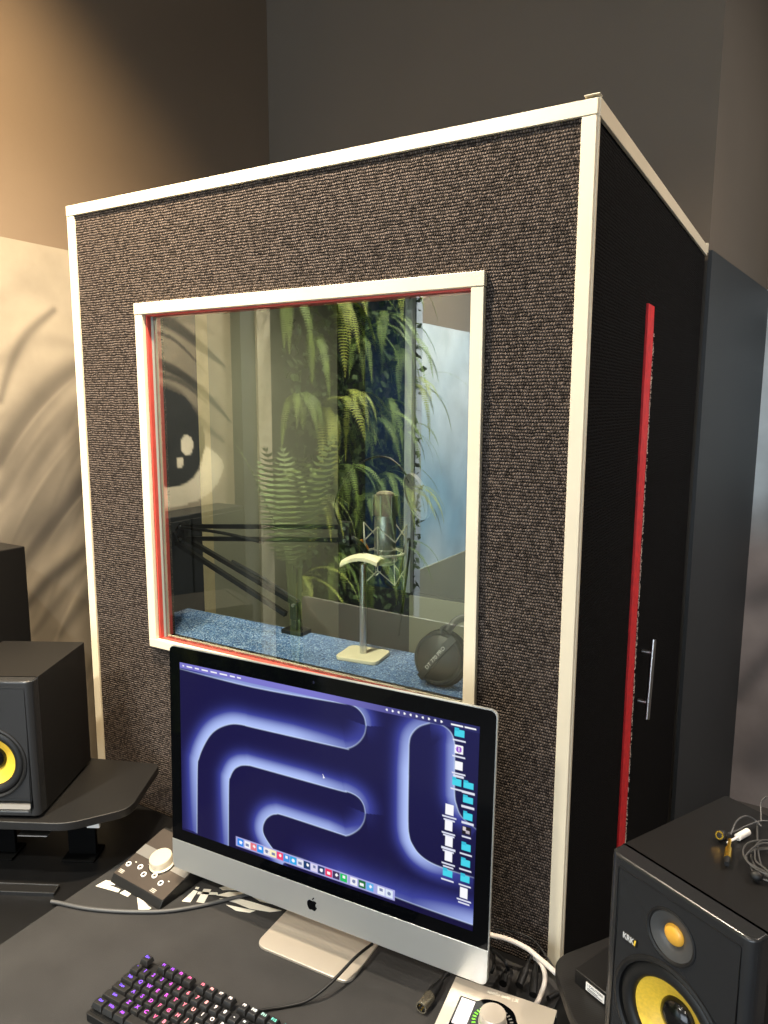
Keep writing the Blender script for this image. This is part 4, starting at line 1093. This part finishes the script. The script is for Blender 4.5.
for i, (x, y) in enumerate(((.0125, .030), (.0425, .036), (.0650, .026), (.0890, .034), (.1155, .027))):
    bm_ = Fm @ T(x, y, .0016)
    b_ = MB().lathe([(.0034, 0), (.0034, .0018), (.0058, .0018), (.0058, 0)], bm_, 28).build('button', M['led_white'], mc, smooth=False, label='white ringed button')
    MB().lathe([(0, 0), (.0034, 0), (.0034, .0014), (0, .0014)], bm_, 24).build('button_cap', M['rubber'] if i in (0, 4) else M['gunmetal'], b_)
for x, y in ((.010, .011), (.112, .008)):
    pm = MB()
    for k in range(3): pm.box(x-.004, x+.010, y-.0035+k*.003, y-.0025+k*.003, .0016, .0018, Fm)
    pm.build('printed_legend', M['print'], mc)
for x, y in ((.0225, .041), (.127, .038), (.054, .049)):
    MB().box(x-.002, x+.002, y-.001, y+.001, .0016, .0018, Fm).build('printed_legend', M['print'], mc)

# ------------------------------------------------------------------ audio interface
ai = thing('audio_interface', 'warm silver audio interface with a big round knob at the bottom edge', 'audio interface', (-.122, -.166, MZ), .113)
aw, ad_, ah = .1625, .155, .790-MZ
aprof = [(-ad_, .0), (0, 0), (0, ah), (-.110, ah), (-ad_, .026)]
MB().prism(aprof, .0012, aw-.0012, 'x').build('case', M['rubber'], ai)
MB().prism([(-ad_-.001, .022), (-ad_, .029), (-.1105, ah+.001), (.0004, ah+.001), (.0004, ah-.012), (-.001, ah-.012), (-.001, ah-.0005), (-.110, ah-.0005), (-ad_+.001, .026)], 0, aw, 'x').build('top_plate', M['alu_warm'], ai, bevel=.0005)
text('lettering', 'apollo twin | X', .0082, M['print'], ai, T(.0800, -.0080, ah+.0013), .0002, bold=.0002)
rec = round_poly([(.019, -.034), (.046, -.034), (.056, -.024), (.080, -.020), (.104, -.030), (.113, -.050), (.122, -.056), (.150, -.056), (.150, -.094), (.019, -.094)], [.003, .004, .012, .02, .02, .008, .006, .003, .003, .003], 5)
MB().prism(rec, ah+.0010, ah+.0014).build('display_glass', M['blackglass'], ai)
MB().box(.0222, .0440, -.088, -.037, ah+.0014, ah+.0017).build('display', M['lcd'], ai, label='pale lit display')
kc = Vector((.0790, -.0640, ah+.0014))
MB().lathe([(0, 0), (.0215, 0), (.0215, .002), (.0200, .003), (.0197, .0165), (.0188, .0178), (.010, .0172), (0, .0170)], T(*kc), 56).build('level_knob', M['alu_warm'], ai, smooth=True, label='large brushed metal level knob')
ml = MB(); mo = MB()
for k in range(22):
    a = math.radians(212-k*11.6)
    m = T(kc.x, kc.y, kc.z) @ Matrix.Rotation(a, 4, 'Z')
    (ml if k < 8 else mo).box(.0258, .0312, -.0011, .0011, 0, .0004, m)
ml.build('level_lights', M['leds'], ai, label='lit green level lights'); mo.build('level_marks', M['strip_grey'], ai)

# ------------------------------------------------------------------ keyboard
KU = .01905
kbd = thing('keyboard', 'black mechanical keyboard with purple and pink lit letters', 'keyboard', (-.600, -.381, MZ), .035)
kw = 18.25*KU
MB().prism(round_poly([(-.5*KU-.004, .5*KU+.004), (-.5*KU-.004, -5.75*KU-.006), (kw-.5*KU+.004, -5.75*KU-.006), (kw-.5*KU+.004, .5*KU+.004)], .004), .0, .0135).build('case', M['black'], kbd, bevel=.0015)
MB().box(-.5*KU, kw-.5*KU, -5.75*KU, .5*KU, .0136, .0150).build('switch_plate', M['rubber'], kbd)
key_mesh = {}
key_mat = mat('black_keycap', lin(30, 30, 31), .42)
def legmat(t):
    stops = [(0, (112, 78, 250)), (.12, (138, 70, 240)), (.2, (196, 70, 226)), (.3, (240, 92, 132)), (.42, (244, 150, 150)), (.5, (232, 214, 206)), (.66, (226, 232, 226)), (.78, (110, 214, 190)), (1, (60, 200, 210))]
    for (a, ca), (b, cb) in zip(stops, stops[1:]):
        if t <= b:
            k = (t-a)/(b-a); c = [ca[i]+(cb[i]-ca[i])*k for i in range(3)]; break
    return c
legs = {}
def leg_material(t):
    q = round(t*14)/14
    if q not in legs:
        c = legmat(q); legs[q] = mat('legend_light', lin(*c), .5, emit=lin(*c), es=1.0)
    return legs[q]
def keycap(w, x, y, legend, h=.0):
    if w not in key_mesh:
        bw, bd, tw_, td = w*KU/2-.0006, KU/2-.0006, w*KU/2-.0032, KU/2-.0034
        V = []
        for (hw_, hd_, z) in ((bw, bd, .0), (tw_+.0006, td+.0006, .0078), (tw_, td, .0086)):
            V += [(sx*hw_ if True else 0, sy*hd_+(.0008 if z > 0 else 0), z) for sx, sy in ((-1, -1), (1, -1), (1, 1), (-1, 1))]
        F = [(3, 2, 1, 0), (8, 9, 10, 11)]
        for L in (0, 4):
            for i in range(4): F.append((L+i, L+(i+1) % 4, L+4+(i+1) % 4, L+4+i))
        o = MB().faces(V, F).build('keycap', key_mat, kbd, bevel=.0007)
        key_mesh[w] = o
        first = o
    else:
        first = key_mesh[w].copy(); COL.objects.link(first)
    first.location = (x, y, .0185+h)
    t = min(max(x/kw, 0), 1)
    if legend:
        n = len(legend)
        text('legend', legend, .0088 if n == 1 else (.0064 if n < 4 else .0052), leg_material(t), first, T(0, .0022, .0088), .0001, bold=.00012)
    return first
rows = [
 (0, 0, [(1, 'Esc'), (-1, ''), (1, 'F1'), (1, 'F2'), (1, 'F3'), (1, 'F4'), (-.5, ''), (1, 'F5'), (1, 'F6'), (1, 'F7'), (1, 'F8'), (-.5, ''), (1, 'F9'), (1, 'F10'), (1, 'F11'), (1, 'F12'), (-.25, ''), (1, 'Prt'), (1, 'Scr'), (1, 'Pau')], .004),
 (1.25, 0, [(1, '`'), (1, '1'), (1, '2'), (1, '3'), (1, '4'), (1, '5'), (1, '6'), (1, '7'), (1, '8'), (1, '9'), (1, '0'), (1, '-'), (1, '='), (2, 'Back'), (-.25, ''), (1, 'Ins'), (1, 'Hm'), (1, 'Pg')], .003),
 (2.25, 0, [(1.5, 'Tab')]+[(1, c) for c in 'QWERTYUIOP[]']+[(1.5, '\\'), (-.25, ''), (1, 'Del'), (1, 'End'), (1, 'Pg')], .0015),
 (3.25, 0, [(1.75, 'Caps')]+[(1, c) for c in "ASDFGHJKL;'"]+[(2.25, 'Enter')], .0005),
 (4.25, 0, [(2.25, 'Shift')]+[(1, c) for c in 'ZXCVBNM,./']+[(2.75, 'Shift'), (-1.25, ''), (1, '^')], .0008),
 (5.25, 0, [(1.25, 'Ctrl'), (1.25, 'Win'), (1.25, 'Alt'), (6.25, ''), (1.25, 'Alt'), (1.25, 'Fn'), (1.25, 'Mn'), (1.25, 'Ctrl'), (-.25, ''), (1, '<'), (1, 'v'), (1, '>')], .0015)]
for ry, _, keys, hh in rows:
    u = -.5
    for w, lg in keys:
        if w < 0: u += -w; continue
        keycap(w, (u+w/2)*KU, -ry*KU, lg, hh); u += w

# ------------------------------------------------------------------ cables and small things on the desk
def cable(name, pts, r, m, label, cat='cable'):
    o = MB().tube(pts, r, 10).build(name, m, smooth=True)
    return tag(o, label, cat)
cable('grey_cable', [(x, y, max(z, MZ+.0045)) for x, y, z in CAB_GREY], .0036, M['cable_grey'], 'thick grey cable running across the mat below the small control box')
cable('keyboard_cable', [(x, y, z) for x, y, z in CAB_KB[:4]]+[(-.352, -.315, MZ+.0028), (-.372, -.335, MZ+.0045), (-.384, -.352, MZ+.008)], .0026, M['rubber'], 'thin black cable curving over the computer foot to the keyboard')
cable('white_cable', CAB_WHITE+[(.06, -.105, .795), (.12, -.12, .76)], .0042, M['cable_white'], 'thick white cable running from behind the computer to the right riser')
cable('white_cable', CAB_WHITE2+[(-.0, -.135, .768)], .0040, M['cable_white'], 'short white cable bending down into the back of the audio interface')
cable('black_cable', CAB_THIN, .0016, M['rubber'], 'hair-thin black cable arching above the white cable by the booth corner')
cable('black_cable', CAB_B1, .0028, M['rubber'], 'black cable hugging the right edge of the computer')
cable('black_cable', CAB_B2, .0028, M['rubber'], 'black cable loop between the computer and the black plugs')
plab = ['stubby black plug nearest the computer edge', 'long black plug leaning behind the audio interface', 'black plug beside the white cable behind the interface', 'small black plug at the right end of the interface']
for i, (p, q) in enumerate(PLUG):
    pg = thing('cable_plug', plab[i], 'plug', tuple(q), 0, 'black plugs behind the audio interface')
    q = Vector(q); p = Vector(p)
    d = (p-q); k = 1.0
    MB().cyl((0, 0, 0), d*.6*k, .0065 if i < 3 else .004, 18).build('plug_body', M['rubber'], pg, smooth=True)
    MB().cyl(d*.6*k, d*1.0*k, .005 if i < 3 else .003, 14, .0028).build('strain_relief', M['black'], pg, smooth=True)
    MB().tube([d*1.0, d*1.3+Vector((0, .01, -.004)), Vector((d.x*1.5, d.y*1.5+.02, MZ+.006-q.z))], .0026, 8).build('lead', M['rubber'], pg, smooth=True)
xl = thing('xlr_plug', 'gold and nickel microphone plug lying on the mat left of the interface', 'plug', tuple(XLR[2]))
o0 = Vector(XLR[2]); a0 = Vector(XLR[1])-o0; b0 = Vector(XLR[0])-o0; a0.z = b0.z = 0
MB().lathe([(.0075, .001), (.0075, .0), (.0095, 0), (.0095, .028), (.0085, .030), (0, .030), ], a0.to_track_quat('Z', 'Y').to_matrix().to_4x4(), 28).build('shell', M['nickel'], xl, smooth=True)
am = a0.to_track_quat('Z', 'Y').to_matrix().to_4x4()
MB().lathe([(0, .004), (.0074, .004), (.0074, .005), (0, .005)], am, 24).build('insert', M['rubber'], xl)
for k in range(3):
    an_ = 2*PI*k/3+.5
    MB().cyl(am @ Vector((.004*math.cos(an_), .004*math.sin(an_), .0008)), am @ Vector((.004*math.cos(an_), .004*math.sin(an_), .005)), .0011, 8).build('pin', M['gold'], xl)
MB().lathe([(0, .0302), (.0088, .0302), (.0080, .045), (.0055, .058), (.0045, .066), (0, .066)], am, 24).build('boot', M['rubber'], xl, smooth=True)
dn = a0.normalized()
MB().tube([dn*.066, dn*.085+Vector((.0, .0, .0)), Vector((b0.x*1.0+.004, b0.y+.03, -.002)), Vector((b0.x+.015, b0.y+.075, -.004))], .0032, 8).build('lead', M['rubber'], xl, smooth=True)
# slim tray at the left edge of the frame
TP = [TRAYPX[1], TRAYPX[2], (TRAYPX[2][0]-.36, TRAYPX[2][1]-.19), (TRAYPX[1][0]-.36, TRAYPX[1][1]-.19)]
tr = thing('slim_tray', 'slim black slab with a thin silver rim at the left desk edge', 'tray', (TP[0][0], TP[0][1], DZ))
tp = [(x-TP[0][0], y-TP[0][1]) for x, y in TP]
MB().prism(round_poly(tp, .003, 3), .0, .0075).build('body', M['black'], tr)
inner = [(x*.985-.0018, y*.985-.0012) for x, y in tp]
def inset(poly, d):
    c = Vector((sum(p[0] for p in poly)/4, sum(p[1] for p in poly)/4)); out = []
    n = len(poly)
    for i in range(n):
        p = Vector(poly[i]); a = (Vector(poly[i-1])-p).normalized(); b = (Vector(poly[(i+1) % n])-p).normalized()
        s = abs(a.x*b.y-a.y*b.x); out.append(tuple(p+(a+b)*d/s))
    return out
MB().ring_prism(tp, inset(tp, .0022), .0075, .0082, 'z').build('rim', M['steel'], tr, label='thin silver rim')

# device with a white label on the right riser
lb = thing('labelled_box', 'flat black box with a white label on the right riser wing', 'box', (.070, -.176, zr), -.42)
MB().prism(rrect(.062, .085, .003, 3, .031, .0425), .0003, .022).build('body', M['black_soft'], lb, bevel=.0015)
pl_ = MB().box(.022, .054, -.0008, -.0001, .004, .0165).build('label_plate', M['plastic_white'], lb, label='small white printed label')
text('label_print', '! CAUTION', .0052, M['rubber'], pl_, T(.038, -.0010, .0132) @ UPRIGHT, .0001)
for k in range(2):
    MB().box(.025, .051-.008*k, -.0011, -.0008, .0058+k*.0024, .0066+k*.0024).build('label_line', M['rubber'], pl_)

# earphones left in a tangle on the right speaker
ZS = zr+.0032+.285+.0004
ea = thing('earphones', 'black wired earphones coiled on top of the right speaker with a gold plug', 'earphones', (.26, -.19, ZS))
eo = Vector((.26, -.19, ZS))
def E_(p, dz=0): 
    v = Vector(p)-eo; v.z = max(p[2]-1.163, .0012)+dz; return v
bud = E_(EAR['bud']); bud.z = .0075
bm4 = T(*bud) @ Vector((-.35, -.80, .35)).to_track_quat('Z', 'Y').to_matrix().to_4x4()
eb = MB().lathe([(0, -.006), (.005, -.006), (.0068, -.002), (.0068, .003), (.006, .0045), (.0044, .005), (0, .005)], bm4, 28).build('earbud', M['rubber'], ea, smooth=True)
MB().lathe([(.0035, .0048), (.0052, .0050), (.0052, .0056), (.0035, .0056)], bm4, 28).build('earbud_ring', M['gold'], eb, smooth=True)
g = [E_(p) for p in EAR['gold']]
for v in g: v.z = .0052
gd = (g[2]-g[0]).normalized()
MB().cyl(g[0], g[0]+gd*.022, .0022, 14).cyl(g[0]+gd*.022, g[0]+gd*.044, .0042, 18).build('jack', M['gold'], ea, smooth=True, label='gold headphone jack')
MB().cyl(g[0]+gd*.044, g[0]+gd*.056, .0040, 16, .003).build('jack_boot', M['rubber'], ea, smooth=True)
wv = [E_(p) for p in EAR['white']]
for v in wv: v.z = .0048
wd = (wv[2]-wv[0]).normalized()
MB().tube([wv[0]-wd*.022, wv[0]-wd*.008, wv[0]], .0016, 8).cyl(wv[0], wv[0]+wd*.022, .0046, 16).build('adapter', M['plastic_white'], ea, smooth=True, label='white plastic adapter')
for kname in ('c1', 'c2', 'c3', 'c4'):
    MB().tube([E_(p) for p in EAR[kname]], .0011, 8).build('cord', M['cable_grey'], ea, smooth=True)
cc = E_(EAR['coil']); cp = []
rr_ = random.Random(3)
for k in range(60):
    a = 2*PI*k/12; R_ = .030+.006*math.sin(k*.7)+rr_.uniform(-.003, .003)
    cp.append((cc.x+.006+R_*math.cos(a), cc.y+R_*1.15*math.sin(a), .002+.0022*(k//12)+rr_.uniform(0, .002)))
MB().tube(cp, .0011, 6, n=3).build('cord_coil', M['cable_grey'], ea, smooth=True)
b2 = E_(EAR['bud2']); MB().ball((b2.x, b2.y, .0062), .006, 1.2, 1, 1).build('earbud', M['rubber'], ea, smooth=True)

# ------------------------------------------------------------------ ceiling lamps
lampspots = [(-.80, -.62), (-.2, -1.9), (1.45, .35), (-.5, -3.5), (-.9, -2.6), (-.95, -1.5), (.9, -2.6), (1.5, 1.1)]  # unseen fixtures; those for ferns, blue mural and passage are added to brighten them
for i, (x, y) in enumerate(lampspots):
    l = thing('ceiling_spotlight', 'round recessed ceiling lamp unseen above the room', 'ceiling lamp', (x, y, ZC), 0, 'recessed ceiling lamps')
    MB().lathe([(.085, 0), (.085, -.012), (.07, -.014), (.066, -.004), (.066, 0)], seg=36).build('lamp_ring', M['plastic_white'], l, smooth=True)
    MB().lathe([(0, -.003), (.0655, -.003), (.0655, -.001), (0, -.001)], seg=32).build('lamp_lens', M['lens'], l)

def area(name, loc, target, size, power, col, sy=None, spread=None):
    d = bpy.data.lights.new(name, 'AREA'); d.energy = power; d.color = col; d.size = size
    if sy: d.shape = 'RECTANGLE'; d.size_y = sy
    if spread: d.spread = spread
    o = bpy.data.objects.new(name, d); COL.objects.link(o); o.location = loc
    o.rotation_euler = (Vector(target)-Vector(loc)).to_track_quat('-Z', 'Y').to_euler()
    return o
def spot(name, loc, target, power, col, ang=1.2, blend=.8, r=.06):
    d = bpy.data.lights.new(name, 'SPOT'); d.energy = power; d.color = col; d.spot_size = ang; d.spot_blend = blend; d.shadow_soft_size = r
    o = bpy.data.objects.new(name, d); COL.objects.link(o); o.location = loc
    o.rotation_euler = (Vector(target)-Vector(loc)).to_track_quat('-Z', 'Y').to_euler()
    return o
WARM = (1, .80, .58)
spot('lamp_wall', (-.80, -.62, ZC-.03), (-1.62, -.12, 1.9), 370, (1, .73, .42), 1.4, 1.0)
pl_lamp = thing('added_pendant', 'small unseen black pendant added to light the booth front', 'ceiling lamp', (-.62, -.40, 2.86), 0)  # unseen fixture added low so light falls off down the booth front
MB().lathe([(.030, .16), (.045, .15), (.050, .0), (.047, .0), (.042, .12), (0, .13)], seg=32).build('shade', M['black'], pl_lamp, smooth=True)
MB().lathe([(0, .012), (.040, .012), (.040, .016), (0, .016)], seg=28).build('lens', M['lens'], pl_lamp)
MB().cyl((0, 0, .16), (0, 0, ZC-2.86), .004, 10).build('cord', M['black'], pl_lamp, smooth=True)
spot('lamp_desk', (-.62, -.40, 2.855), (-.60, -.22, 1.0), 180, (1, .85, .65), 2.5, .6, .04)
spot('lamp_front', (-.2, -1.9, ZC-.03), (-.4, -.5, .7), 22, (1, .88, .74), 1.2, .9)
spot('lamp_room', (1.45, .35, ZC-.03), (.2, .3, 1.0), 130, (1, .80, .62), 1.6, .9)
spot('mural_fill', (-.5, -3.5, ZC-.03), (-1.62, -2.95, 1.5), 420, (.9, .96, 1), 1.5, .9)  # added to brighten the blue mural in the window reflection
spot('living_wall_fill', (-.9, -2.6, ZC-.03), (-1.6, -1.9, 1.8), 520, (1, .95, .82), 1.9, .9)  # added to brighten the ferns in the window reflection
spot('living_wall_fill_near', (-.95, -1.5, ZC-.03), (-1.6, -1.2, 1.6), 300, (1, .93, .78), 1.7, .9)  # second added light for the mirrored ferns, closer in
spot('lamp_floor', (.9, -2.6, ZC-.03), (.9, -2.6, 0), 120, (1, .9, .76), 2.2, .9)
spot('passage_fill', (1.5, 1.1, ZC-.03), (.7, 1.7, 1.2), 110, (1, .95, .9), 2.3, .9)  # added to lift the passage side wall
area('daylight', (.2, YR+.12, 1.75), (-.2, 0, 1.2), 3.0, 140, (.80, .90, 1.0), 2.4)
area('booth_fill', (-.55, .50, 2.05), (-.55, .50, 0), .14, 6, (1, .92, .74))  # added fill for the booth lining and sill

w = bpy.data.worlds.new('world'); SC.world = w; w.use_nodes = True
w.node_tree.nodes['Background'].inputs['Color'].default_value = (.75, .88, 1, 1)
w.node_tree.nodes['Background'].inputs['Strength'].default_value = .6

# ------------------------------------------------------------------ camera
cam = bpy.data.cameras.new('camera'); co = bpy.data.objects.new('camera', cam); COL.objects.link(co)
co.location = (.31383, -1.13988, 1.711)
co.rotation_mode = 'QUATERNION'
co.rotation_quaternion = (Matrix.Rotation(.5330498, 3, 'Z') @ Matrix.Rotation(PI/2-.14862248, 3, 'X') @ Matrix.Rotation(.00360447, 3, 'Z')).to_quaternion()
cam.sensor_fit = 'VERTICAL'; cam.sensor_height = 24; cam.lens = 730.423/1024*24
cam.clip_start = .02
SC.camera = co
SC.view_settings.view_transform = 'Standard'; SC.view_settings.look = 'None'
SC.view_settings.gamma = 1; SC.view_settings.use_curve_mapping = False
SC.view_settings.exposure = 0
SC.cycles.max_bounces = 8
SC.cycles.use_denoising = True
